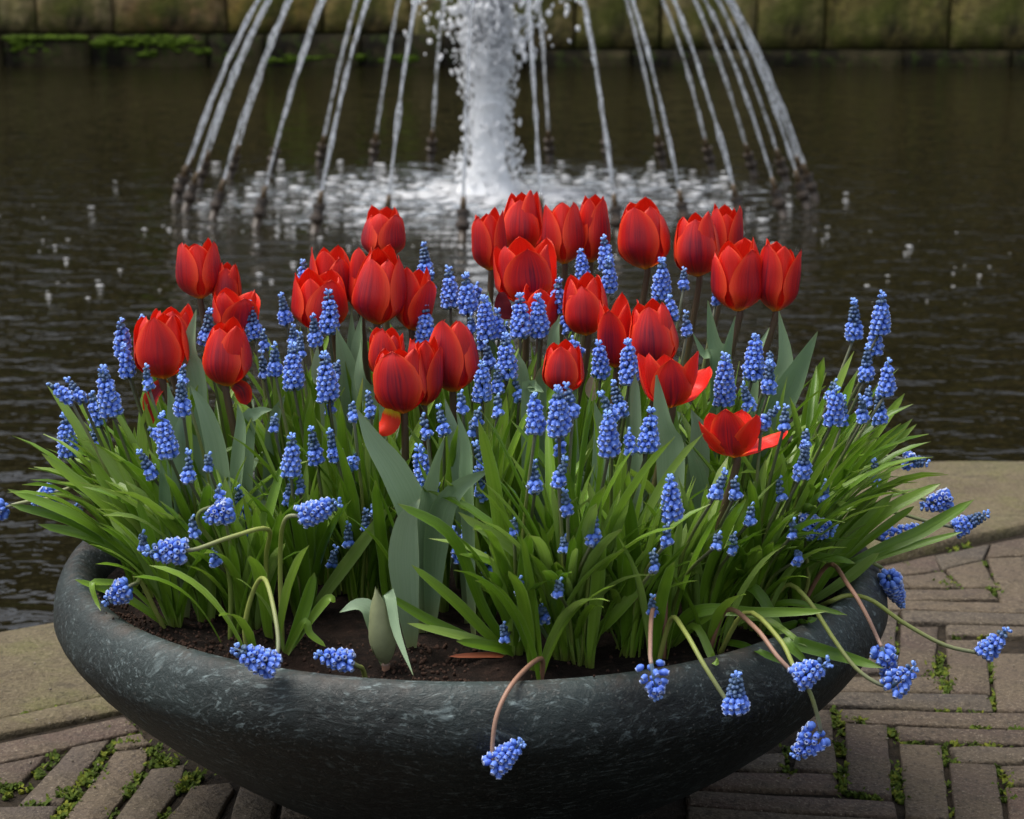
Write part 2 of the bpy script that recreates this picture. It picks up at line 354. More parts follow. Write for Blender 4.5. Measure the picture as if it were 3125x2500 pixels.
# pavement bed and bricks ---------------------------------------------------
JL0, JL1 = onz(cropL(-200, 1160)), onz(cropL(950, 912)); JR0, JR1 = onz(cropA(1120, 812)), onz(cropA(2156, 592))
def jl(x): return JL1.y+(x-JL1.x)*(JR0.y-JL1.y)/(JR0.x-JL1.x)      # coping / brick joint line
bedv = [(-9, jl(-9)+.2, -.008), (9, jl(9)+.2, -.008), (9, -12, -.008), (-9, -12, -.008), ]
pav = ob('pavement', mesh('pavement', bedv+[(q[0], q[1], -.5) for q in bedv], [(0, 3, 2, 1), (0, 1, 5, 4)], False, None, [M['bed']]), kind='structure')
def slab(poly, z0, z1, bev, mats, nz=.003, dens=0.0):
    """extruded convex polygon with softened, slightly irregular top edge (local verts round its centre)"""
    c = sum((Vector((p.x, p.y, 0)) for p in poly), Vector())/len(poly); P = []
    for i, a in enumerate(poly):
        b = poly[(i+1) % len(poly)]; n = max(2, int((b-a).length/.03))
        n = min(n, 7)
        for k in range(n): P.append(a.lerp(b, k/n))
    P = [Vector((p.x, p.y, 0)) for p in P]; n = len(P); ring = []
    tilt = Vector((random.uniform(-1, 1), random.uniform(-1, 1), 0))*.02
    for lvl, (ins, z) in enumerate(((0, z0), (0, z1-bev), (bev*.45, z1-bev*.28), (bev*1.3, z1))):
        for p in P:
            d = (c-p); q = p+d.normalized()*(ins+nz*noise.noise(p*60)+nz*.6*noise.noise(p*190))
            zz = z if lvl == 0 else z+(p-c).dot(tilt)+.0016*noise.noise(p*35)
            ring.append(Vector((q.x-c.x, q.y-c.y, zz)))
    fs = grid_faces(n, 4, True); fs.append(tuple(range(3*n, 4*n)))
    area = sum(P[i].cross(P[(i+1) % n]).z for i in range(n))
    if area < 0: fs = [tuple(reversed(f)) for f in fs]
    return mesh('slab', ring, fs, True, None, mats), c
traced = []
def brick(px, conv):
    poly = [onz(conv(*p)) for p in px]; traced.append(poly)
    c = sum(poly, Vector())/len(poly); poly = [p-(c-p).normalized()*.0015 for p in poly]
    me, c = slab(poly, -.05, random.uniform(-.0015, .0015), .0035, [M['brick']])
    ob('brick', me, pav, c)
for q in [[(1105, 835), (1500, 750), (1540, 850), (1120, 915)], [(1512, 748), (1900, 665), (1850, 775), (1560, 845)], [(1920, 660), (2220, 600), (2320, 740), (1885, 760)],
          [(1255, 908), (1560, 862), (1690, 983), (1335, 980)], [(1595, 845), (1850, 787), (1955, 983), (1705, 985)], [(1895, 777), (2230, 767), (2230, 1083), (1985, 1078)],
          [(1130, 928), (1230, 910), (1320, 983), (1150, 988)], [(1150, 997), (1890, 997), (1960, 1070), (1150, 1070)], [(1150, 1082), (2320, 1092), (2320, 1165), (1150, 1152)],
          [(1272, 1166), (2330, 1182), (2330, 1257), (1282, 1246)], [(880, 1166), (1235, 1166), (1190, 1592), (820, 1592)], [(1258, 1254), (1528, 1258), (1502, 1630), (1232, 1625)],
          [(1592, 1262), (2400, 1282), (2400, 1345), (1600, 1337)], [(1582, 1367), (1880, 1367), (1908, 1762), (1622, 1755)], [(1912, 1468), (2250, 1468), (2290, 1890), (1962, 1888)],
          [(862, 1648), (1592, 1640), (1575, 1752), (780, 1738)], [(720, 1758), (1905, 1772), (1922, 1885), (680, 1845)]]: brick(q, cropA)
for q in [[(800, 917), (2350, 950), (2350, 1060), (850, 1006)], [(590, 907), (745, 907), (790, 1372), (470, 1360)], [(852, 1028), (1153, 1034), (1188, 1550), (866, 1505)],
          [(1222, 1057), (2350, 1080), (2350, 1180), (1262, 1150)], [(1248, 1168), (1550, 1182), (1610, 1715), (1292, 1700)], [(1622, 1192), (2400, 1204), (2400, 1310), (1682, 1303)],
          [(1612, 1322), (1948, 1324), (2020, 1800), (1662, 1800)], [(2000, 1332), (2440, 1332), (2440, 1455), (2062, 1450)], [(2024, 1488), (2440, 1490), (2440, 1900), (2064, 1900)],
          [(200, 1232), (405, 1228), (400, 1350), (0, 1352)], [(-300, 1372), (770, 1382), (812, 1508), (-300, 1480)], [(-300, 1512), (1190, 1582), (1230, 1690), (-300, 1625)],
          [(-300, 1652), (1230, 1722), (1300, 1850), (-300, 1780)]]: brick(q, cropB)
for q in [[(-250, 1178), (960, 946), (1072, 1046), (-250, 1330)], [(-100, 1322), (350, 1235), (150, 1440), (-380, 1490)], [(560, 1172), (845, 1118), (470, 1586), (150, 1590)],
          [(892, 1186), (1155, 1157), (1105, 1325), (805, 1750), (485, 1750)], [(1172, 1332), (1430, 1292), (1400, 1440), (1165, 1770), (850, 1770)], [(1482, 1462), (1770, 1432), (1810, 1480), (1640, 1770), (1255, 1770)],
          [(-200, 1622), (440, 1617), (350, 1770), (-200, 1770)], [(905, 1092), (1085, 1062), (1165, 1142), (885, 1172)]]: brick(q, cropL)
def overlap(p, q):
    for A in (p, q):
        for i in range(len(A)):
            e = A[(i+1) % len(A)]-A[i]; nx, ny = -e.y, e.x
            a = [r.x*nx+r.y*ny for r in p]; b = [r.x*nx+r.y*ny for r in q]
            if max(a) < min(b) or max(b) < min(a): return False
    return True
nb = 0
for i in range(-6, 8):                                   # the rest of the paving, in pairs of rows and columns
    for j in range(-14, 9):
        cell = Vector((i*.235+.02*(j % 2), j*.235-.1, 0))
        for k in range(4):
            if (i+j) % 2: a, b = Vector((cell.x, cell.y+k*.0585, 0)), Vector((cell.x+.228, cell.y+k*.0585+.052, 0))
            else: a, b = Vector((cell.x+k*.0585, cell.y, 0)), Vector((cell.x+k*.0585+.052, cell.y+.228, 0))
            poly = [a, Vector((b.x, a.y, 0)), b, Vector((a.x, b.y, 0))]
            if any(p.y > jl(p.x)-.012 for p in poly): continue
            if a.y < -1.6 and abs(a.x) > 1.2: continue
            if a.y < -2.9: continue
            if any(overlap(poly, t) for t in traced): continue
            if nb >= 290: continue
            me, c = slab(poly, -.05, random.uniform(-.002, .002), .005, [M['brick']]); ob('brick', me, pav, c); nb += 1
# coping stones
cop = ob('pool_coping', mesh('pool_coping', [(-9, jl(-9)+.01, -.02), (.9, jl(.9)+.01, -.02), (9, jl(.9)+.6, -.02), (9, jl(.9)+.9, -.02), (1.0, 1.66, -.02), (-9, jl(-9)+.5, -.02)] , [(0, 1, 4, 5), (1, 2, 3, 4)], False, None, [M['bed']]), kind='structure')
def cstone(poly, bev=.012):
    me, c = slab([Vector((p[0], p[1], 0)) for p in poly], -.45, .004, bev, [M['stone']], .006); ob('coping_stone', me, cop, c)
eL0, eL1 = onz(cropL(0, 240)), onz(cropL(440, 160)); eR0, eR1 = onz(cropA(1430, 66)), onz(cropA(2156, 61))
gL0, gL1 = onz(cropL(0, 955)), onz(cropL(700, 792))
def lin(a, b, x): return a.y+(x-a.x)*(b.y-a.y)/(b.x-a.x)
ed = lambda x: eL0.y+(x-eL0.x)*(eR0.y-eL0.y)/(eR0.x-eL0.x)
gv = lambda x: lin(gL0, gL1, x)
cstone([(-2.2, gv(-2.2)+.008), (-.30, gv(-.3)+.006), (-.30, ed(-.3)), (-2.2, ed(-2.2))])
cstone([(-1.1, lin(JL0, JL1, -1.1)+.022), (-.29, lin(JL0, JL1, -.29)+.022), (-.29, gv(-.29)-.004), (-1.1, gv(-1.1)-.004)], .008)
cstone([(-.288, jl(-.288)+.016), (.66, jl(.66)+.016), (.60, ed(.60)), (-.292, ed(-.292))])
cstone([(.668, jl(.668)+.016), (JR1.x+.9, JR1.y+.6), (eR1.x+.9, eR1.y+.01), (eR1.x, eR1.y), (eR0.x, eR0.y), (.608, ed(.608))])
cstone([(JR1.x+.91, JR1.y+.6), (JR1.x+3, JR1.y+1.2), (eR1.x+3, eR1.y+.1), (eR1.x+.91, eR1.y+.01)])

# moss in the joints (uncountable) -----------------------------------------
moss = MB()
def moss_line(px, conv, wid, n, hgt=.010):
    P = [onz(conv(*p)) for p in px]; L = catmull(P, 24)
    ph = random.uniform(0, 9)
    for _ in range(int(n*.62)):
        u_ = random.random()
        if noise.noise(Vector((u_*5, ph, 0))) < random.uniform(-.25, .3): continue
        p = L[int(u_*23.99)].copy(); p.x += random.gauss(0, wid); p.y += random.gauss(0, wid*1.1)
        h = hgt*.75*random.uniform(.35, 1.0)*math.exp(-((random.gauss(0, .6))**2)); a = random.uniform(0, 6.3)
        d = Vector((math.cos(a), math.sin(a), random.uniform(.35, 1.2))).normalized(); s = d.cross(Vector((0, 0, 1))).normalized()*random.uniform(.0011, .0024)
        b = p+Vector((0, 0, h*.4-.004)); ln = random.uniform(.004, .009)
        moss.add(([b-s, b+s, b+d*ln*.6+s*1.2, b+d*ln, b+d*ln*.6-s*1.2], [(0, 1, 2, 3, 4)]))
        if random.random() < .25: moss.add(blob(ICO1, p+Vector((0, 0, h*.2-.006)), (.005, .005, .004), None, .4))
for px, wd, n, hg in [([(1560, 1250), (1550, 1420), (1545, 1500)], .002, 130, .006), ([(1545, 1480), (1545, 1620), (1580, 1700), (1590, 1730)], .008, 420, .018), ([(1420, 1620), (1510, 1640)], .003, 60, .008),
                      ([(1910, 1500), (1920, 1600), (1945, 1850)], .004, 200, .010), ([(1220, 1170), (1225, 1330), (1215, 1470)], .003, 120, .007), ([(1540, 950), (1680, 985)], .007, 150, .010), ([(1850, 985), (1950, 1010)], .007, 110, .010),
                      ([(1880, 790), (1920, 900), (1950, 1060)], .005, 130, .006), ([(1600, 1340), (1850, 1340), (1930, 1345)], .003, 110, .007), ([(1560, 850), (1600, 920)], .006, 60, .007), ([(1600, 700), (1700, 670)], .010, 130, .008), ([(1290, 260), (1380, 310)], .010, 120, .009), ([(1250, 810), (1310, 830)], .008, 50, .006)]:
    moss_line(px, cropA, wd, n, hg)
for px, wd, n, hg in [([(780, 930), (800, 1000), (820, 1020)], .006, 170, .016), ([(815, 1020), (820, 1200), (810, 1380)], .005, 330, .010), ([(810, 1390), (840, 1480), (800, 1520)], .006, 180, .012), ([(900, 990), (1000, 1010)], .004, 110, .012), ([(1180, 1040), (1210, 1200), (1230, 1500)], .005, 300, .009), ([(1200, 1520), (1270, 1560)], .006, 160, .012),
                      ([(1270, 1150), (1600, 1170), (1700, 1170), (2150, 1190)], .003, 320, .008), ([(1560, 1180), (1600, 1290), (1680, 1300)], .005, 130, .008), ([(1780, 1040), (1890, 1050), (2150, 1070)], .004, 260, .011), ([(1600, 1330), (1620, 1500), (1650, 1720)], .004, 180, .007), ([(1960, 1330), (2030, 1420), (2010, 1500)], .006, 140, .007), ([(2000, 1540), (2060, 1600)], .004, 50, .012),
                      ([(420, 1180), (440, 1330), (400, 1370)], .008, 260, .010), ([(900, 1520), (1100, 1560)], .004, 120, .006), ([(1560, 915), (1900, 940)], .003, 120, .005), ([(1930, 830), (1950, 920)], .004, 90, .008)]:
    moss_line(px, cropB, wd, n, hg)
for px, wd, n, hg in [([(850, 1170), (1000, 1120), (1090, 1130)], .006, 260, .012), ([(870, 1020), (1000, 985)], .004, 110, .010), ([(1000, 1070), (1080, 1055)], .003, 70, .008), ([(830, 1200), (780, 1270)], .004, 110, .009), ([(770, 1290), (690, 1400), (640, 1470)], .006, 330, .015), ([(640, 1450), (550, 1520), (450, 1530)], .007, 330, .015), ([(540, 1600), (480, 1680), (440, 1740)], .005, 180, .010),
                      ([(440, 1210), (390, 1290), (290, 1360)], .005, 190, .009), ([(1200, 1180), (1220, 1280), (1370, 1255)], .008, 420, .022), ([(1080, 1360), (980, 1520)], .005, 200, .011), ([(1540, 1370), (1420, 1450), (1380, 1500)], .007, 260, .014), ([(20, 1440), (120, 1500)], .010, 240, .012), ([(200, 1600), (370, 1590)], .004, 110, .008), ([(150, 915), (330, 880), (500, 835)], .004, 100, .006), ([(880, 1650), (830, 1730)], .005, 80, .006), ([(1300, 1640), (1250, 1720)], .005, 80, .006)]:
    moss_line(px, cropL, wd, n, hg)
ob('joint_moss', moss.mesh('joint_moss', [M['moss']], False), kind='stuff', label='yellow green moss growing in the joints between the paving bricks', cat='moss')
# crumbs of grit on the stones
gr = MB()
for _ in range(260):
    p = onz((random.uniform(0, 3125), random.uniform(1500, 2500)))
    if p.y > jl(p.x)+.3 or p.length < .35: continue
    gr.add(blob(ICO1, p+Vector((0, 0, .003)), tuple(random.uniform(.0008, .0026) for _ in range(3)), rrot(), .3))
ob('grit', gr.mesh('grit', [plain('pale_grit', (.2, .17, .13), .9)]), kind='stuff', label='fine pale grit scattered over the bricks and coping', cat='grit')

# far wall ------------------------------------------------------------------
WY = onz(v(1000, 137), WZ).y
wall = ob('retaining_wall', None, None, (0, WY, WZ), label='mossy weathered sandstone retaining wall on the far side of the pond', cat='wall')
def block(x0, x1, z0, z1, y0, mat, depth=.5):
    bm = bmesh.new(); bmesh.ops.create_grid(bm, x_segments=10, y_segments=6, size=.5)
    dy = random.uniform(-.02, .02); vs_ = []
    nx, nz = 12, 7
    for j in range(nz):
        for i in range(nx):
            a, b = i/(nx-1), j/(nz-1); x = x0+(x1-x0)*a; z = z0+(z1-z0)*b
            e = min(a, 1-a)*(x1-x0); e2 = min(b, 1-b)*(z1-z0); ee = min(e, e2)
            y = y0+dy-.035*min(1, ee/.05)-.03*noise.noise(Vector((x*2.3, y0, z*2.3+x0)))-.012*noise.noise(Vector((x*8, 3, z*8)))
            vs_.append((x+.008*noise.noise(Vector((z*6, x0, 1))), y, z))
    bm.free()
    fs = grid_faces(nx, nz); n0 = len(vs_)
    bd = [i for i in range(nx)]+[nx*j+nx-1 for j in range(1, nz)]+[nx*(nz-1)+i for i in range(nx-2, -1, -1)]+[nx*j for j in range(nz-2, 0, -1)]
    for k in bd: vs_.append((vs_[k][0], y0+depth, vs_[k][2]))
    for i in range(len(bd)):
        j = (i+1) % len(bd); fs.append((bd[j], bd[i], n0+i, n0+j))
    cx, cz = (x0+x1)/2, (z0+z1)/2
    ob('stone_block', mesh('stone_block', [(a-cx, b, c-cz) for a, b, c in vs_], fs, True, None, [mat]), wall, (cx, 0, cz))
def wx(px): return ony(v(px, 60), WY).x
def wz(py): return ony(v(1000, py), WY).z-WZ
zl, zr = wz(72), wz(105)
jo = [-2300, -1700, -1100, -560, -150, 80, 240, 480, 680, 870, 1035, 1210, 1390, 1591, 1735, 1997, 2240, 2600, 3100, 3700, 4400]
for a, b in zip(jo, jo[1:]): block(wx(a)+.012, wx(b)-.012, (zl if b < 1000 else zr)+.02, 1.0, -.06, M['wall'])
jt = [-2300, -1500, -800, -200, 150, 330, 560, 790, 960, 1130, 1310, 1500, 1660, 1860, 2120, 2500, 3100, 3900, 4400]
for a, b in zip(jt, jt[1:]): block(wx(a)+.012, wx(b)-.012, 1.02, 1.62, -.05, M['wall'])
jl_ = [-2300, -1600, -900, -300, 10, 195, 440, 560, 760, 930, 1100]
for a, b in zip(jl_, jl_[1:]): block(wx(a)+.01, wx(b)-.01, -.4, zl, -.16, M['wlow'])
jr_ = [1100, 1330, 1600, 1900, 2130, 2500, 3200, 4400]
for a, b in zip(jr_, jr_[1:]): block(wx(a)+.01, wx(b)-.01, -.4, zr, -.12, M['wlow'])
ob('wall_core', mesh('wall_core', [(wx(-2300), .2, -.5), (wx(4400), .2, -.5), (wx(4400), .2, 1.58), (wx(-2300), .2, 1.58)], [(0, 1, 2, 3)], False, None, [M['bed']]), wall)
wmoss = MB()
for x0, x1, z0, z1, n in [(20, 190, zl-.03, zl-.02, 60), (210, 420, zl-.10, zl-.02, 90), (610, 760, .06, .1, 40), (800, 880, .05, .09, 30), (30, 120, .12, zl-.05, 30), (300, 500, .1, .16, 25), (560, 640, .03, .06, 14)]:
    for _ in range(n):
        x = wx(random.uniform(x0, x1)); wmoss.add(blob(ICO1, Vector((x, -.17+random.uniform(-.02, .03), random.uniform(z0, z1))), (random.uniform(.03, .09), .02, random.uniform(.012, .03)), None, .5))
ob('moss', wmoss.mesh('moss', [mat_moss('bright_moss', (.13, .22, .008), (.07, .12, .008))]), wall, kind='stuff')
# dark evergreens above the wall, seen mirrored in the pond
def shrub(x, y, z0, wd, dp, ht, label, seed):
    random.seed(seed); t = ob('evergreen_tree', None, None, (x, y, z0), label=label, cat='tree', group='dark evergreens above the pond wall')
    trk = tube(catmull([Vector((0, 0, 0)), Vector((.1, 0, ht*.4)), Vector((0, .1, ht*.9))], 8), lambda q: .22*(1-q)+.04)
    ob('trunk', mesh('trunk', *trk[:2], True, trk[2], [M['bark']]), t)
    cr = MB()
    for _ in range(2600):
        d = Vector((random.gauss(0, 1), random.gauss(0, 1), random.gauss(0, 1))).normalized(); r = random.uniform(.55, 1.0)**.5
        p = Vector((d.x*wd*r, d.y*dp*r, ht*.52+d.z*ht*.5*r)); p += Vector((noise.noise(p*.7), noise.noise(p*.7+Vector((9, 0, 0))), noise.noise(p*.7+Vector((0, 9, 0)))))*.9
        s = random.uniform(.18, .42); m = rrot(); cr.add(([p+m @ Vector(c)*s for c in ((-1, -.5, 0), (1, -.5, .1), (.8, .6, 0), (-.9, .5, .2))], [(0, 1, 2, 3)]))
    ob('crown', cr.mesh('crown', [M['hedge']], False), t)
for k, (x, ht) in enumerate([(-15, 8), (-11.2, 8.6), (-7.8, 6.6), (-4.4, 7.6), (-1.2, 8.2), (2.2, 7.4), (5.6, 8.4), (9, 8.8), (12.6, 9)]):
    shrub(x, WY+2.6+(k % 2)*.8, WZ+1.0, 2.5, 1.7, ht*.97, 'dark evergreen tree behind the far pond wall', 100+k)
random.seed(11)

# ================================================================ FOUNTAIN
RING = 667*KV*pxm(Vector((FX, FY, WZ)))
nozv, nozt = lathe([(.0, -.15), (.019, -.15), (.019, .05), (.030, .052), (.030, .075), (.022, .08), (.022, .11), (.028, .112), (.028, .125), (.013, .13), (.011, .175), (.007, .18)], 10), None
pipe_me = mesh('pipe', *lathe([(0, -.2), (.02, -.2), (.02, .055), (0, .055)], 10)[:2], True, None, [M['metal']])
col_me = mesh('collar', *lathe([(0, .05), (.030, .05), (.032, .062), (.030, .075), (.022, .08), (.022, .11), (.029, .112), (.029, .126), (0, .128)], 10)[:2], False, None, [M['metal']])
tip_me = mesh('tip', *lathe([(0, .125), (.015, .125), (.011, .178), (.007, .185), (0, .185)], 10)[:2], True, None, [M['tip']])
NJ = 29
for k in range(NJ):
    th = R(-4.7+12.414*k)
    x, y = FX+RING*math.sin(th), FY-RING*math.cos(th); inn = Vector((-math.sin(th), math.cos(th), 0))
    t = ob('fountain_nozzle', None, None, (x, y, WZ), label='dark brass nozzle of the fountain ring with its thin arching water jet', cat='fountain nozzle', group='nozzles of the fountain ring')
    q = Vector((0, 0, 1)).rotation_difference((inn*.36+Vector((0, 0, 1))).normalized())
    for nm, me in (('pipe', pipe_me), ('collar', col_me), ('tip', tip_me)):
        o = ob(nm, me, t); o.rotation_mode = 'QUATERNION'; o.rotation_quaternion = q
    p0 = q @ Vector((0, 0, .18)); vx, vz = 1.845+random.uniform(-.04, .04), 5.0+random.uniform(-.08, .08); P = []
    T = (RING-.09)/vx
    for i in range(56):
        tt = T*i/55; P.append(p0+inn*vx*tt+Vector((0, 0, vz*tt-4.9*tt*tt))+Vector((noise.noise(Vector((k, tt*6, 0))), noise.noise(Vector((k, tt*6, 7))), 0))*.012*min(1, tt*4))
    tv = tube(P, lambda u: .0075+.0065*u+.0065*noise.noise(Vector((k*3.1, u*60, 0))), 7, .5)
    ob('water_jet', mesh('water_jet', *tv[:2], True, tv[2], [M['jet']]), t)
# gusher
g = ob('fountain_gusher', None, None, (FX, FY, WZ), label='thick white central gusher of the fountain rising out of foam', cat='fountain')
PM = KV*pxm(Vector((FX, FY, WZ)))                       # metres per full-view pixel there
def gw(p):
    d = Vector((p.x, p.y, 0)); n = noise.noise(Vector((p.x*9, p.y*9, p.z*3.5)))+.5*noise.noise(Vector((p.x*22, p.y*22, p.z*9)))
    return Vector((p.x, p.y, p.z))+d*(.16*n)
prof = [(.0, -.05), (.22, -.04), (.15, .02), (.11, .07), (.088, .14), (.080, .25), (.076, .36), (.074, .47), (.074, .56), (.072, .64), (.066, .70), (.055, .75), (.0, .78)]
pp = [];
for a, b in zip(prof, prof[1:]):
    for k in range(4): pp.append((a[0]+(b[0]-a[0])*k/4, a[1]+(b[1]-a[1])*k/4))
gx = (1030-1043)*PM
lv = lathe(pp, 30, gw); ob('column', mesh('column', *lv[:2], True, None, [M['froth']]), g, (gx, 0, 0))
spray = MB()
for _ in range(3000):
    if random.random() < .62:
        z = random.uniform(.55, 1.3); s = (z-.5)/.7; r = abs(random.gauss(0, .8))*(.06+.30*s); sz = random.uniform(.004, .014)
    else:
        z = random.uniform(.0, .85); r = (.074 if random.random() < .5 else .085)+abs(random.gauss(0, .03))+(.07 if z < .25 else 0)*random.random()**2; sz = random.uniform(.003, .010)
    a = random.uniform(0, 6.3); c = Vector((gx+r*math.cos(a), r*math.sin(a), z))
    spray.add(blob(ICO1, c, (sz, sz, sz*random.uniform(1, 2.6)), Euler((random.uniform(-.6, .6), random.uniform(-.6, .6), 0)).to_matrix(), .35))
for k in range(26):                                     # ropes of water thrown out of the crown
    a = random.uniform(0, 6.3); vr, vz = random.uniform(.2, 1.1), random.uniform(3.2, 4.4); P = []
    for i in range(14):
        tt = .3*i/13; P.append(Vector((gx+math.cos(a)*(.05+vr*tt), math.sin(a)*(.05+vr*tt), .66+vz*tt-4.9*tt*tt)))
    spray.add(tube(P, lambda u: .016*(1-.5*u)+.011*noise.noise(Vector((k, u*9, 2))), 6, .6))
ob('spray', spray.mesh('spray', [M['froth']]), g, kind='stuff')
foam = MB()
for _ in range(650):
    a = random.uniform(0, 6.3); r = abs(random.gauss(0, .62))+.1; s = random.uniform(.010, .042)*(1.2 if r < .4 else .6)
    foam.add(blob(ICO1, Vector((FX+gx*.5+r*math.cos(a)*1.15, FY+r*math.sin(a), WZ+.003)), (s*1.5, s, s*random.uniform(.12, .3)), None, .5))
ob('foam', foam.mesh('foam', [M['froth']]), kind='stuff', label='white churned foam on the water round the gusher', cat='foam')
bub = MB()
for _ in range(330):
    y_ = random.uniform(345, 640); x_ = random.uniform(-60, 2250)
    if random.random() < .45: x_ = random.gauss(1043, 420); y_ = random.uniform(420, 520)
    p = onz(v(x_, y_), WZ); s = random.uniform(.004, .010)*random.choice((1, 1, 1.4))*(1 if y_ > 470 else .5); bub.add(blob(ICO1, p+Vector((0, 0, -.001)), (s*1.25, s*1.25, s*.28), None, .15))
ob('bubbles', bub.mesh('bubbles', [M['froth']]), kind='stuff', label='white bubbles and drops scattered over the dark pond', cat='bubbles')

# ================================================================ BOWL
BR, BZ, SOIL, RH = .495, .27, .303, .058
def bowl_r(z): s = max(0, min(1, 1-z/BZ)); return .13+(BR-.13)*(1-s**1.32)**(1/1.22)
prof = [(.0, .0), (.10, .0)]+[(bowl_r(z), z) for z in [.004, .012, .025, .04, .06, .08, .105, .13, .16, .19, .22, .245, .26]]
for k in range(0, 13):
    a = math.pi*k/12; prof.append((.464+.031*math.cos(a), BZ+RH*math.sin(a)*(1 if k < 7 else .97)))
prof += [(.4335, .255), (.42, .22), (.38, .16), (.0, .10)]
def bw(p):
    d = Vector((p.x, p.y, 0)); 
    if d.length < 1e-6: return p
    n = noise.noise(Vector((p.x*3, p.y*3, p.z*5+4))); return p+d.normalized()*(.006*n)+Vector((0, 0, .005*noise.noise(Vector((p.x*2.2, p.y*2.2, 9)))*min(1, p.z/.2)))
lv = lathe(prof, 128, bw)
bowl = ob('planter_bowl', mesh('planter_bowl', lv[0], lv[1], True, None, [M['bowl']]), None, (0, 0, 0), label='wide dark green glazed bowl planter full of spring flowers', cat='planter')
# soil
def soil_z(x, y): return SOIL+.012*noise.noise(Vector((x*9, y*9, 0)))+.006*noise.noise(Vector((x*30, y*30, 3)))+.0035*noise.noise(Vector((x*85, y*85, 3)))
sv = [(0, 0, soil_z(0, 0))]; sf = []; NR, NS = 60, 150
for j in range(1, NR+1):
    r = .442*j/NR
    for k in range(NS): a = 2*math.pi*k/NS; x, y = r*math.cos(a), r*math.sin(a); sv.append((x, y, soil_z(x, y)-.012*max(0, (j/NR-.93)/.07)))
for k in range(NS): sf.append((0, 1+k, 1+(k+1) % NS))
for j in range(NR-1):
    for k in range(NS): a = 1+j*NS+k; b = 1+j*NS+(k+1) % NS; sf.append((a, a+NS, b+NS, b))
ob('soil', mesh('soil', sv, sf, True, None, [M['soil']]), kind='stuff', label='dark crumbly potting soil filling the bowl', cat='soil')
crumb = MB()
def rim_z(r): 
    d = (r-.464)/.031
    return BZ+RH*math.sqrt(max(0, 1-d*d)) if abs(d) < 1 else SOIL
for _ in range(1700):
    a = random.choice((random.uniform(3.5, 4.2), random.uniform(3.3, 6.2), random.uniform(4.5, 4.72), random.gauss(4.02, .16))); r = random.choice((random.uniform(.3, .44), random.gauss(.435, .012)))
    if r > .468: continue
    x, y = r*math.cos(a), r*math.sin(a); z = max(soil_z(x, y), rim_z(r) if r > .43 else 0); s = random.uniform(.0008, .0027)
    if r > .44: s *= .6
    crumb.add(blob(ICO1, Vector((x, y, z+s*.3)), (s*1.3, s, s*.8), rrot(), .5))
ob('soil_crumbs', crumb.mesh('soil_crumbs', [plain('brown_crumb', (.05, .028, .019), .95, .2)]), kind='stuff', label='brown crumbs of soil spilled along the rim of the bowl', cat='soil')

# ================================================================ PLANTS: builders
def leaf_mesh(P, width, facing, fold=.18, n=13, twist=0.0, shape=(.35, .9), lance=False):
    """strap or broad leaf along P (3D), width in metres, facing = direction its upper side looks towards"""
    L = catmull(P, n); vs_, uv = [], []; na = 5
    for i, p in enumerate(L):
        t = (L[min(i+1, n-1)]-L[max(i-1, 0)]).normalized(); s_ = i/(n-1)
        f = Matrix.Rotation(twist*s_, 3, t) @ facing; nrm = (f-t*f.dot(t))
        nrm = nrm.normalized() if nrm.length > 1e-4 else t.orthogonal().normalized()
        sd_ = t.cross(nrm); wv = min(1, (s_/shape[0])**.6*.65+.35) if s_ < shape[0] else 1
        wv *= math.sqrt(max(0, 1-((s_-shape[0])/(1-shape[0]))**(2/shape[1]))) if s_ > shape[0] else 1
        if lance: wv = (min(1, s_/.34)**.7*.75+.25) if s_ < .34 else max(0, 1-((s_-.34)/.66)**1.7)**.95
        wv = max(wv, .03)
        for k in range(na):
            u = k/(na-1)*2-1
            q = p+sd_*(u*width*.5*wv)+nrm*(fold*width*abs(u)**1.5*wv*(1-.4*s_))
            q += nrm*(width*.07*noise.noise(Vector((s_*5+p.x*50, u*1.2, p.y*40))))
            vs_.append(q); uv.append((k/(na-1), s_))
    return vs_, grid_faces(na, n), uv
CAMDIR = Vector((0, -1, .45)).normalized()
# grape hyacinth leaf prototypes: from origin, rising along z and arching to +x
LEAFS = []
for k in range(22):
    bend = .08+.9*(k/21)**1.3; ln = 1.0; P = []; ang = .04+.35*bend; q = Vector((0, 0, 0)); m = 9
    for i in range(m): P.append(q.copy()); q += Vector((math.sin(ang), random.uniform(-.05, .05), math.cos(ang)))*ln/(m-1); ang += bend*1.5/(m-1)*(.4+1.2*i/m)
    a = leaf_mesh(P, random.uniform(.050, .066), Vector((-1, 0, .5)).normalized(), .30, 11, random.uniform(-.7, .7), (.5, .75))
    LEAFS.append(mesh('leaf', *a[:2], True, a[2], [M['leaf']]))
def clump(plant, base, n, out, lean, ln=(.15, .23), spread=1.2):
    """n leaves on a plant; out = outward heading (rad), lean 0..1"""
    for _ in range(n):
        k = int(max(0, min(21, random.gauss(lean*20, 5.5)))); o = ob('leaf', random.choice((LEAFS[k], LEAFS[max(0, k-1)])), plant)
        o.location = Vector((random.uniform(-.008, .008), random.uniform(-.008, .008), -.008)); o.rotation_euler = (0, 0, out+random.gauss(0, spread))
        s = random.uniform(*ln); wd = random.uniform(.85, 1.5)*.2/s*.95; o.scale = (s, s*wd, s)
# bells
def bell_me(name, prof, rimfaces):
    vs_, fs, uv = lathe([(r, z) for r, z in prof], 7); m = [0]*len(fs)
    for j in rimfaces:
        for k in range(7): m[j*7+k] = 1
    return mesh(name, vs_, fs, True, uv, [M['bell'], M['rim']], m)
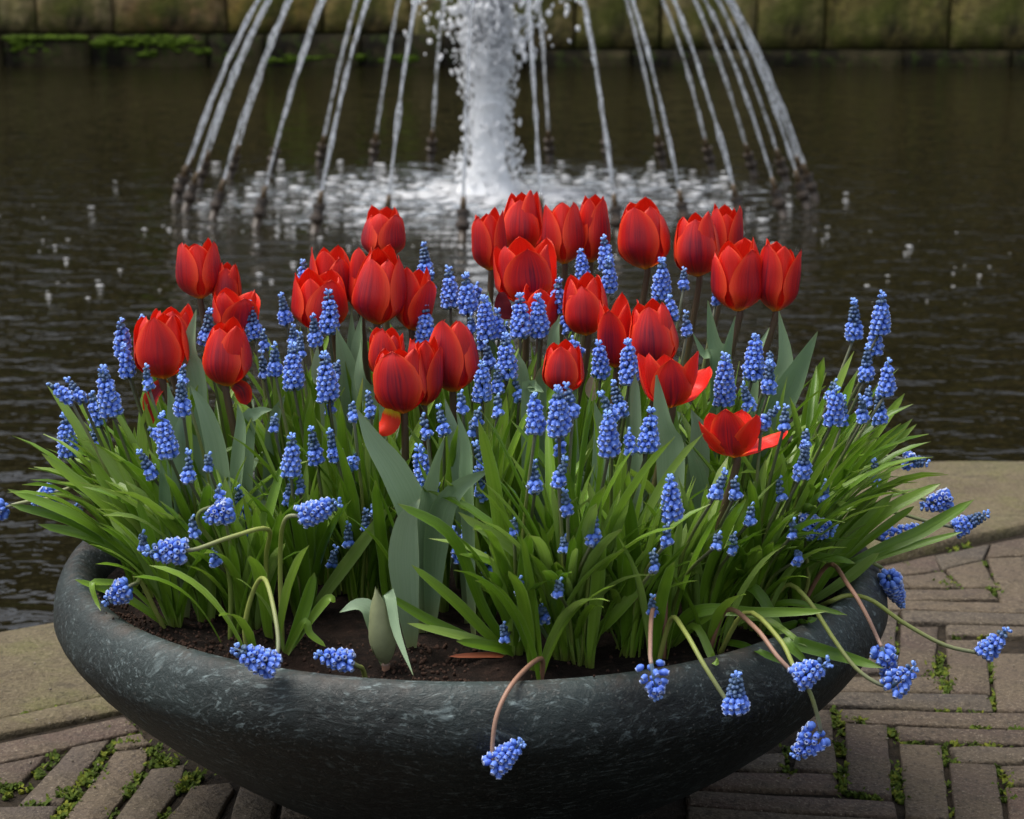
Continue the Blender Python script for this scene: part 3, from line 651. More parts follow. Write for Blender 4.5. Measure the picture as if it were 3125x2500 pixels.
# local: attached at origin, mouth along -z
BELL = bell_me('bell', [(.0004, .001), (.0022, -.0003), (.0030, -.0024), (.0027, -.0045), (.0018, -.0057), (.0023, -.0064), (.0011, -.0052)], (4, 5))
BUD = bell_me('bell', [(.0003, .001), (.0019, .0001), (.0025, -.0017), (.0021, -.0034), (.0003, -.0043)], ())
STAR = bell_me('bell', [(.0003, .0006), (.0014, -.0004), (.0019, -.0022), (.0021, -.0042), (.0011, -.0050)], ())
PALE, BLUE, DEEP, DARK = (.28, .48, .92), (.098, .22, .80), (.07, .145, .72), (.058, .105, .125)
def lerp3(a, b, t): return tuple(x+(y-x)*t for x, y in zip(a, b))
def spike(plant, base, tip, kind, wid=None, loose=0.0, hue=None):
    """flower spike from base to tip (local to plant); each bell an object"""
    ax = tip-base; Ln = ax.length; ax.normalize(); a = ax.orthogonal().normalized(); b = ax.cross(a)
    tv = tube([base, base.lerp(tip, .5), tip], lambda t: .0022*(1-.6*t), 6)
    sp = ob('flower_spike', mesh('flower_spike', *tv[:2], True, tv[2], [M['axis']]), plant)
    wid = wid*.93 if wid else {'o': .0125, 'h': .0102, 'b': .0078}[kind]; hue = random.random() if hue is None else hue
    ds = {'o': .0050, 'h': .0045, 'b': .0038}[kind]; rows = max(4, int(Ln/ds)); up = Vector((0, 0, 1)); ph = 0
    for j in range(rows):
        t = (j+.3)/rows; r = wid*(1-.62*t**1.15)*(.9+.1*min(1, t*6))
        size = (1.2-.40*t)*(1 if kind == 'o' else .95)
        bd = .0055*size; cnt = max(3, int(round(2*math.pi*max(r*.86, .002)/bd)))
        if loose and t < .55: cnt = max(2, int(cnt*(1-.62*loose)))
        ph += .5
        for k in range(cnt):
            if random.random() < .03: continue
            th = 2*math.pi*(k+ph)/cnt+random.gauss(0, .07); rad = a*math.cos(th)+b*math.sin(th); t = (j+.1+.8*((k+.35*j) % cnt)/cnt)/rows
            dark = (t > .38 and t < .86) if kind == 'h' else (t > .16 if kind == 'b' else (t > .74 and t < .88 and hue > .55))
            top = t > .85
            if top: me, c = STAR, lerp3(PALE, BLUE, random.uniform(0, .5))
            elif dark: me, c = BUD, lerp3(DARK, BLUE, random.uniform(0, .22)+(max(0, .55-t) if kind == 'h' else 0))
            else: me, c = BELL, lerp3(lerp3(BLUE, DEEP, random.uniform(0, .8)), PALE, random.uniform(0, .22)+.12*hue)
            # open bells nod; buds point out; the topmost look up
            d = rad+ax*(((-.95 if t < .16 else -.62+.35*t)*(1 if ax.z > -.25 else -.4)) if me is BELL else (-.05 if me is BUD else .8))
            if me is BELL: d += Vector((0, 0, -.16))
            d = d.normalized()+Vector((random.gauss(0, .08), random.gauss(0, .08), random.gauss(0, .08)))
            o = ob('bell', me, sp); o.color = (*c, 1)
            o.location = base+ax*(Ln*t+random.gauss(0, .0006))+rad*max(.0007, min(.0078, r-.0040*size))*(1+(.45*loose if t < .55 else 0)); o.rotation_mode = 'QUATERNION'
            o.rotation_quaternion = Vector((0, 0, -1)).rotation_difference(d); s = size*random.uniform(.92, 1.1); o.scale = (s, s, s*random.uniform(.95, 1.12))
    return sp
UP = []
CLUMPS = [(300, 1200), (370, 1310), (430, 1285), (512, 1322), (560, 1262), (640, 1285), (715, 1250), (770, 1270), (930, 1285), (1010, 1300), (1095, 1365), (1190, 1385), (1232, 1390), (1290, 1320), (1330, 1375), (1405, 1360), (1470, 1335), (1572, 1315), (1615, 1285), (1690, 1255), (1735, 1225)]
GH = {'o': ('upright grape hyacinth with a full cone of open blue bells', 'open grape hyacinths in the bowl'),
      'h': ('upright grape hyacinth with blue lower bells and dark green blue unopened buds above', 'half open grape hyacinths in the bowl'),
      'b': ('short grape hyacinth still in tight dark green blue bud', 'budding grape hyacinths in the bowl')}
def soil_base(x, y, rmax=.395):
    p = onz(v(x, y), SOIL); r = math.hypot(p.x, p.y)
    if r > rmax: p *= rmax/r
    p.z = soil_z(p.x, p.y); return p
def inside(p, m=.004):
    r = math.hypot(p.x, p.y)
    if p.z >= BZ: return ((r-.464)/(.031+m))**2+((p.z-BZ)/(RH+m))**2 < 1
    return p.z > 0 and r < bowl_r(p.z)+m+.003
def clear(P, m=.004):
    """bring points that would sink into the rim or the side of the bowl out in front of it"""
    out = []
    for i, p in enumerate(P):
        p = p.copy(); k = 0
        if i > 1 and math.hypot(p.x, p.y) > .415:
            while inside(p, m) and k < 60: p += (CAM-p).normalized()*.003; k += 1
        out.append(p)
    return out
def stem_obj(plant, P, r0, r1, mat, n=14):
    tv = tube(catmull(P, n), lambda t: r0+(r1-r0)*t, 7); return ob('stem', mesh('stem', *tv[:2], True, tv[2], [mat]), plant)
def lean_of(B): return min(.85, .16+.75*(math.hypot(B.x, B.y)/.4)**2.2)
def hyacinth(x, y, x2, y2, kind, dY=0.0, leaves=5, label=None):
    """upright plant; tip (x, y) and foot (x2, y2) of its spike in full-view pixels"""
    ys = 1100+(y2-550)*.5; ys = max(1085, min(1400, ys+random.uniform(-14, 14)))
    bx_ = 990+(x2-990)*.86
    if ys > 1255:                                        # the front rows stand in separate clumps
        c_ = min(CLUMPS, key=lambda q: abs(q[0]-bx_)+.5*abs(q[1]-ys)); bx_, ys = c_[0]+random.uniform(-14, 14), c_[1]+random.uniform(-9, 9)
    B = soil_base(bx_+random.uniform(-6, 6), ys); Y = B.y+dY+.12*B.y+random.uniform(-.01, .01)-(.03 if ys > 1255 else 0)
    F, T = ony(v(x2, y2), Y), ony(v(x, y), Y+random.uniform(-.008, .008))
    lab, grp = GH[kind]
    t = ob('grape_hyacinth', None, None, B, label=label or lab, cat='flower', group=grp); UP.append((t, kind, (x+x2)/2, (y+y2)/2))
    mid = Vector((0, 0, 0)).lerp(F-B, .5)+Vector(((F-B).x*-.12, (F-B).y*-.1, .012))
    stem_obj(t, [Vector((0, 0, -.01)), mid, F-B],   .0022, .0017, random.choice((M['mstem'], M['mstem'], M['ystem'])))
    spike(t, F-B, T-B, kind, max(.006, min(.0135, (T-F).length*{'o': .27, 'h': .25, 'b': .22}[kind])))
    out = math.atan2(B.y, B.x) if B.length > .02 else 0
    hl = (F-B).length; clump(t, B, leaves+2, out, lean_of(B), (.7*hl+.03, .95*hl+.04) if ys > 1255 else (.16, .18+.10*min(1, max(.3, hl/.25))))
    return t
DR = 'grape hyacinths drooping over the rim'
def droop(stem, Ys, b, tip, Yh, label, kind='o', mat='ystem', loose=0.0, ln=None, wid=.0125, leaves=2, Yt=None):
    """bent plant: stem pixels with a world depth each; spike foot b, spike tip"""
    P = [ony(v(*p), y) for p, y in zip(stem, Ys)]; B = P[0].copy(); r = math.hypot(B.x, B.y)
    if r > .40: B = B*(.40/r)
    B.z = soil_z(B.x, B.y)
    F, T = ony(v(*b), Yh), ony(v(*tip), Yt if Yt is not None else Yh)
    F, T = clear([F, F, F, T], .012)[2:]
    t = ob('grape_hyacinth', None, None, B, label=label, cat='flower')
    pts = ([Vector((0, 0, -.01))] if (P[0]-B).length > .015 else [])+[p-B for p in P]+[F-B]
    stem_obj(t, [q-B for q in clear(catmull([q+B for q in pts], 26))], .0028, .0021, M[mat], 26); spike(t, F-B, T-B, kind, wid, loose)
    out = math.atan2(B.y, B.x); clump(t, B, leaves, out, lean_of(B)*.8, (.12, .18)); return t
def traced_leaf(plant, px, wpx, dys, mat='leaf', facing=None, fold=.22, shape=(.45, .8), base_soil=True, twist=0.0, n=14):
    """leaf through full-view pixels; first point on the soil, depth offsets dys from its foot"""
    p0 = soil_base(*px[0], .41) if base_soil else ony(v(*px[0]), dys[0]); Y0 = p0.y if base_soil else 0
    P = [p0]+[ony(v(*p), Y0+d) for p, d in zip(px[1:], dys if base_soil else dys[1:])]
    if base_soil: P[0] = p0-Vector((0, 0, .006))
    wd = wpx*KV*pxm(P[len(P)//2]); f = (facing or (CAMDIR+Vector((random.uniform(-.5, .5), 0, random.uniform(0, .5))))).normalized()
    B = plant.location if plant else Vector()
    P = clear(catmull(P, n), .005); a = leaf_mesh([p-B for p in P], wd*(.95 if mat == 'tleaf' else 1.25), f, fold, n, twist, shape, mat == 'tleaf')
    return ob('leaf', mesh('leaf', *a[:2], True, a[2], [M[mat]]), plant)

# ---------------------------------------------------------------- tulips
def petal_mesh(Hh, Rm, phi, halfw, close, inner, flare, seed, tipc):
    nu, nv = 9, 14; vs_, uv = [], []; rnd = random.Random(seed)
    wj = rnd.uniform(.93, 1.07); hj = rnd.uniform(.86, 1.03)*(1.0 if not inner else .98); ax = Vector((-math.sin(phi), math.cos(phi), 0)); rd = Vector((math.cos(phi), math.sin(phi), 0))
    tx = rnd.uniform(1.75, 2.6); skew = rnd.uniform(-.1, .1); off = rnd.uniform(0, 50)
    for j in range(nv):
        s = 1-(1-j/(nv-1))**1.35
        rho = Rm*(.10+.90*math.sin(min(1, s/.46)*math.pi/2)**.8) if s < .46 else Rm*(1-(1-close)*((s-.46)/.54)**1.7)
        if not inner: rho *= 1.05
        z = Hh*hj*(s-.06*math.sin(math.pi*s)) 
        w = halfw*wj*(min(1, s/.5)**.62*.9+.1)*(1 if s < .5 else max(0, 1-((s-.5)/.5)**tx)**.72)
        w = max(w, .0006)
        for i in range(nu):
            u = i/(nu-1)*2-1; edge = abs(u)
            th = u*w/max(rho, .006)*.92; th = max(-1.45, min(1.45, th))
            rr = rho*(1-(.05 if inner else -.035)*edge**2)
            zz = z-Hh*.05*edge**2*(1-s)*s*3+Hh*.012*noise.noise(Vector((u*2.2+off, s*3, seed % 17)))
            zz -= Hh*.015*edge**1.6*max(0, s-.72)/.28
            p = Vector((math.cos(th)*rr, math.sin(th)*rr, 0)); p *= 1+.045*noise.noise(Vector((u*1.4+off, s*2.6, 5)))+.03*math.exp(-(u*5)**2)*(1 if s < .9 else .3)
            if edge > .8: p *= 1+.05*noise.noise(Vector((u*3+off, s*9, 2)))*min(1, s*2)
            q = rd*p.x+ax*(p.y+skew*Rm*s*s)+Vector((0, 0, zz))
            if s > .82: q += rd*tipc*Rm*((s-.82)/.18)**2*(1-edge*.5)
            if flare: q = Matrix.Rotation(flare*min(1, s*1.5), 3, ax) @ q
            vs_.append(q); uv.append((i/(nu-1), s))
    return mesh('petal', vs_, grid_faces(nu, nv), True, uv, [M['petal']])
TUL = {}
def tulip(key, cx, ytop, ybot, wpx, label, bx=None, close=.62, flares=None, dY=0.0, rot=None, toward=0.0, leaves=True, ys=None, mat=None):
    """head between ytop and ybot (full-view px), foot of the head at bx"""
    bx = cx if bx is None else bx
    ys = ys or 1070+(ybot-550)*.61; B = soil_base(990+(bx-990)*.84, ys, .36); Y = B.y*1.04+dY
    F = ony(v(bx, ybot), Y); sc = KV*pxm(F); Hh = (ybot-ytop)*sc*1.0; Rm = wpx*sc*.5*.985
    T = ony(v(cx, ytop), Y+toward*Hh)
    B.x += random.uniform(-.01, .01)
    t = ob('tulip', None, None, B, label=label, cat='tulip'); TUL[key] = t
    d = (T-F).normalized(); st = F-B
    stem_obj(t, [Vector((0, 0, -.01)), st*.5+Vector((st.x*-.10, 0, 0)), st-d*.012, st+d*.004], .0048, .0040, M['tstem'], 14)
    q = Vector((0, 0, 1)).rotation_difference(d); rot = random.uniform(0, 2.1) if rot is None else rot
    fl = flares or [0]*6; seed = hash(key) % 1000 if not isinstance(key, int) else key*37
    for k in range(6):
        inner = k >= 3; phi = rot+2.094*(k % 3)+(1.047 if inner else 0)
        me = petal_mesh(Hh*(.97 if not inner else 1.0), Rm*(.9 if inner else .955), phi, Rm*(1.12 if not inner else 1.05), close+random.uniform(-.08, .08), inner, fl[k]+random.uniform(-.02, .04), seed+k*7, random.uniform(-.22, .12))
        if mat: me.materials[0] = M[mat]
        o = ob('petal', me, t); f_ = random.uniform(.72, 1) if not inner else random.uniform(.15, .7); o.color = (f_, f_, f_, 1); o.location = st; o.rotation_mode = 'QUATERNION'; o.rotation_quaternion = q
    if leaves:
        for k in range(2):
            a = random.uniform(0, 6.3) if k == 0 else a+random.uniform(2.2, 4); h = random.uniform(.11, .17); le = random.uniform(.03, .08)
            o_ = Vector((math.cos(a), math.sin(a), 0)); P = [Vector((0, 0, -.01)), o_*le*.25+Vector((0, 0, h*.45)), o_*le*.6+Vector((0, 0, h*.8)), o_*le+Vector((0, 0, h))]
            m_ = leaf_mesh(P, random.uniform(.028, .042), (-o_+Vector((0, 0, .5))).normalized(), .2, 13, random.uniform(-.4, .4), (.38, .85), True); ob('leaf', mesh('leaf', *m_[:2], True, m_[2], [M['tleaf']]), t)
    return t
F0 = [0]*6
tulip(1, 412, 494, 629, 95, 'tall slim red tulip rising highest on the bowl side where leaves splay over the pond', bx=423, close=.66, rot=1.75)
tulip(2, 477, 545, 652, 62, 'red tulip half hidden behind the tall slim tulip', close=.6, dY=.03)
tulip(3, 495, 598, 705, 90, 'short open topped red tulip with a spiky rim below the tall slim tulip', close=.98, flares=[.1, .05, .1, .05, .1, .05])
tulip(4, 335, 655, 797, 116, 'plump red tulip overlapping a darker tulip, outermost on the pond side', bx=345, close=.72, rot=.5)
tulip(5, 362, 634, 765, 96, 'darker crinkled red tulip behind the plump outermost tulip', close=.8, dY=.03)
tulip(6, 478, 666, 813, 100, 'egg shaped red tulip with a pale scar on its front petal', close=.6, rot=4.4)
tulip(8, 697, 516, 655, 90, 'ruffled open red tulip behind the cupped one with purple outer petals', close=.8)
tulip(9, 672, 559, 697, 116, 'cupped red tulip with spread purple flushed outer petals and grape hyacinths in front', close=.82, rot=3.2)
tulip(10, 807, 435, 545, 92, 'lone red tulip standing behind and above the largest tulip', close=.72)
tulip(12, 762, 516, 660, 66, 'narrow red tulip mostly hidden behind the largest tulip', close=.7)
tulip(13, 868, 556, 696, 80, 'red tulip behind the largest one with a petal bending outwards', close=.85, flares=[.0, .0, .12, .0, 0, .05])
tulip(11, 806, 511, 683, 112, 'largest red tulip, tall and egg shaped with yellow at its foot', bx=795, close=.56, rot=4.1, dY=-.035, toward=-.05)
tulip(15, 815, 683, 800, 76, 'red tulip peeping over the wide front tulip', close=.75, dY=.02)
tulip(17, 893, 705, 855, 78, 'shaded red tulip squeezed between two front tulips', close=.75)
tulip(14, 835, 722, 870, 116, 'wide red front tulip with a large overlapping purple petal, low in the bowl', bx=850, close=.74, rot=4.55)
tulip(16, 954, 664, 825, 110, 'rounded closed red tulip beside the wide front tulip', close=.58, rot=4.2)
tulip(19, 1028, 431, 570, 74, 'slim red tulip leaning against the pointed tallest tulip', bx=1033, close=.72, rot=3.9)
tulip(20, 1100, 394, 535, 92, 'tallest red tulip with pointed petals in front of the fountain foam', close=.5, rot=4.6, dY=.02)
tulip(21, 1100, 500, 640, 124, 'broad red tulip with gaping petals below the pointed tallest tulip', bx=1108, close=.84, rot=4.9, flares=[0, .08, .06, 0, .0, .05])
tulip(22, 1184, 422, 556, 90, 'closed dusky red tulip next to the pointed tallest tulip', bx=1188, close=.62, rot=3.6)
tulip(23, 1250, 402, 553, 78, 'slender red tulip with a single tall petal tip', bx=1243, close=.62, dY=.02)
tulip(24, 1350, 417, 566, 112, 'round red tulip on a bare brown stem against the dark water', bx=1360, close=.68, rot=4.3)
tulip(26, 1527, 424, 560, 74, 'paler red tulip behind two large tulips', close=.7, dY=.03)
tulip(25, 1462, 434, 582, 98, 'dusky purple red tulip with slim stem in front of the paler one', bx=1470, close=.62, rot=4.6)
tulip(27, 1552, 498, 655, 110, 'open cupped red tulip with jagged rim and yellow foot', bx=1555, close=.88, rot=3.15)
tulip(28, 1646, 501, 656, 90, 'red tulip farthest out beside the open cupped one, petal tips flaring', bx=1632, close=.82, rot=3.8)
tulip(29, 1227, 574, 706, 94, 'red tulip with a large smooth front petal above a small low tulip', bx=1236, close=.66, rot=4.5, flares=[0, 0, 0, .0, .1, 0])
tulip(30, 1297, 616, 775, 74, 'drooping blown red tulip with ragged petals behind the smooth oval tulip', close=.9, flares=[.1, .0, .15, .1, .05, 0], dY=.02)
tulip(31, 1370, 624, 778, 106, 'smooth oval bright red tulip on a pale stem', bx=1380, close=.56, rot=4.5)
tulip(32, 1405, 716, 858, 100, 'wide open red tulip dropping one petal sideways below the oval tulip', bx=1412, close=.8, flares=[.12, .72, .2, .25, .45, .15], rot=4.75, dY=-.02)
tulip(33, 1186, 710, 828, 88, 'small low red tulip with a dry bract on its front', close=.66, rot=4.5)
tulip(34, 1540, 836, 963, 100, 'lowest red tulip with an open mouth and one fallen back petal', bx=1548, close=.95, rot=4.35, flares=[.1, .8, .3, .3, .35, .35])
tulip(36, 1135, 590, 712, 86, 'red tulip hidden behind two grape hyacinths with wilting dark petals', close=.85, flares=[.2, .1, .1, 0, .1, 0], dY=.045)

# loose petals, bracts and the closed bud
def loose_petal(px, wpx, Y, label, face, fold=.3, mat='petal'):
    P = [ony(v(*p), Y) for p in px]; a = leaf_mesh([p-P[0] for p in P], wpx*KV*pxm(P[0]), Vector(face).normalized(), fold, 11, .3, (.45, .9))
    ob('loose_petal', mesh('loose_petal', *a[:2], True, a[2], [M[mat]]), None, P[0], label=label, cat='petal')
loose_petal([(352, 800), (322, 840), (322, 893)], 40, soil_base(370, 1220).y, 'fallen red petal hanging below the plump outermost tulip', (-.4, -1, .2))
loose_petal([(488, 808), (510, 822), (518, 853)], 38, soil_base(490, 1225).y, 'curled red petal caught behind the egg shaped tulip', (.3, -1, .3))
loose_petal([(826, 856), (818, 888), (792, 912)], 46, soil_base(830, 1270).y-.01, 'fallen tulip petal showing its yellow base', (.1, -1, .6), -.3, 'ypetal')
loose_petal([(1055, 615), (1058, 645), (1075, 672)], 36, soil_base(1065, 1150).y-.02, 'wilted dark purple tulip petal under the broad tulip', (.2, -1, .3), .3, 'wilt')
loose_petal([(1250, 843), (1240, 820), (1246, 792)], 24, soil_base(1240, 1230).y-.02, 'papery tan dry bract between the tulip stems', (.2, -1, .3), .4, 'papery')
tb = soil_base(813, 1408, .405); t = ob('tulip', None, None, tb, label='closed pale green tulip bud with pinkish edges at the front rim', cat='tulip')
F = ony(v(812, 1398), tb.y); T = ony(v(793, 1232), tb.y-.012); d = (T-F); q = Vector((0, 0, 1)).rotation_difference(d.normalized())
stem_obj(t, [Vector((0, 0, -.01)), (F-tb)*.5, F-tb], .004, .005, M['pstem'], 6)
for k in range(6):
    me = petal_mesh(d.length, .0135*(1 if k < 3 else .85), .7+2.094*(k % 3)+(1.05 if k > 2 else 0), .017, .12, k > 2, 0, 900+k, 0); me.materials[0] = M['budgreen']
    o = ob('petal', me, t); o.location = F-tb; o.rotation_mode = 'QUATERNION'; o.rotation_quaternion = q
traced_leaf(t, [(812, 1400), (785, 1300), (755, 1275), (715, 1290)], 46, [0, 0, -.01], 'tleaf', Vector((0, -.6, 1)), .15)
traced_leaf(t, [(815, 1405), (818, 1250), (835, 1330), (870, 1422)], 26, [-.005, -.03, -.06], 'tleaf', CAMDIR, .15, (.5, .7))

# tulip leaves that show in the photograph
TL = [(14, [(880, 1335), (872, 1110), (830, 1000), (785, 930), (752, 862)], 78, -.03), (14, [(985, 1310), (978, 1040), (960, 930), (937, 840)], 50, -.01), (16, [(1000, 1290), (990, 1040), (985, 940), (962, 868)], 42, 0),
      (14, [(905, 1345), (918, 1120), (955, 1035), (1037, 985)], 62, -.04), (14, [(885, 1345), (887, 1090), (905, 1000), (936, 918)], 54, -.035), (14, [(868, 1370), (846, 1200), (855, 1100), (885, 1050)], 72, -.02),
      (11, [(815, 1150), (800, 880), (765, 800), (758, 714)], 62, -.01), (9, [(735, 1130), (735, 850), (728, 770), (708, 690)], 64, 0), (9, [(745, 1120), (740, 800), (740, 650)], 34, .02), (12, [(760, 1120), (752, 800), (762, 657)], 44, .01), (9, [(700, 1150), (688, 850), (664, 790), (668, 726)], 50, -.01),
      (1, [(440, 1170), (420, 840), (399, 740), (413, 652)], 50, .01), (6, [(490, 1220), (470, 1000), (440, 880), (401, 811)], 56, -.01), (4, [(375, 1220), (366, 960), (362, 880), (352, 806)], 46, 0), (4, [(390, 1240), (382, 1030), (375, 930), (392, 850)], 50, -.02), (4, [(360, 1250), (345, 1060), (338, 970)], 34, -.02), (6, [(520, 1180), (520, 920), (540, 872), (574, 862)], 38, -.01),
      (6, [(480, 1210), (500, 1000), (508, 900), (500, 850)], 34, .0), (3, [(560, 1160), (570, 920), (600, 830)], 36, .01),
      (25, [(1470, 1120), (1510, 800), (1497, 720), (1490, 632)], 50, .01), (27, [(1500, 1130), (1518, 810), (1526, 740), (1548, 666)], 40, -.01), (28, [(1580, 1120), (1635, 850), (1655, 760), (1640, 655)], 50, 0), (28, [(1560, 1150), (1600, 930), (1660, 810), (1721, 698)], 84, -.02), (27, [(1530, 1140), (1580, 860), (1590, 760), (1620, 690)], 34, .0),
      (31, [(1400, 1230), (1422, 980), (1402, 890), (1382, 790)], 72, -.02), (31, [(1350, 1200), (1338, 870), (1337, 786)], 28, -.01), (25, [(1480, 1120), (1505, 790), (1478, 745), (1457, 700)], 28, -.01), (29, [(1190, 1130), (1165, 760), (1178, 664)], 34, .0), (33, [(1140, 1180), (1130, 850), (1152, 755)], 40, .0), (33, [(1110, 1200), (1108, 850), (1125, 818), (1145, 826)], 32, -.01),
      (29, [(1225, 1180), (1200, 880), (1216, 795)], 30, -.01), (33, [(1245, 1220), (1268, 950), (1252, 845)], 42, -.01), (19, [(1045, 1120), (1038, 720), (1028, 612)], 26, .01), (32, [(1440, 1210), (1470, 950), (1455, 860)], 52, -.01), (34, [(1500, 1230), (1470, 1020), (1440, 930)], 48, -.01), (16, [(1060, 1180), (1075, 1000), (1100, 940)], 40, 0), (21, [(1110, 1150), (1100, 830), (1090, 740)], 40, .01), (24, [(1350, 1120), (1330, 800), (1300, 720)], 36, .01)]
for key, px, wd, dy in TL:
    if key != 14: px[0] = (px[0][0], px[0][1]+55)
    traced_leaf(TUL[key], px, wd, [dy*k/(len(px)-1) for k in range(1, len(px))], 'tleaf', CAMDIR+Vector((random.uniform(-.7, .7), 0, .1)), random.uniform(.22, .42), (.42, .85), True, random.uniform(-.5, .5))

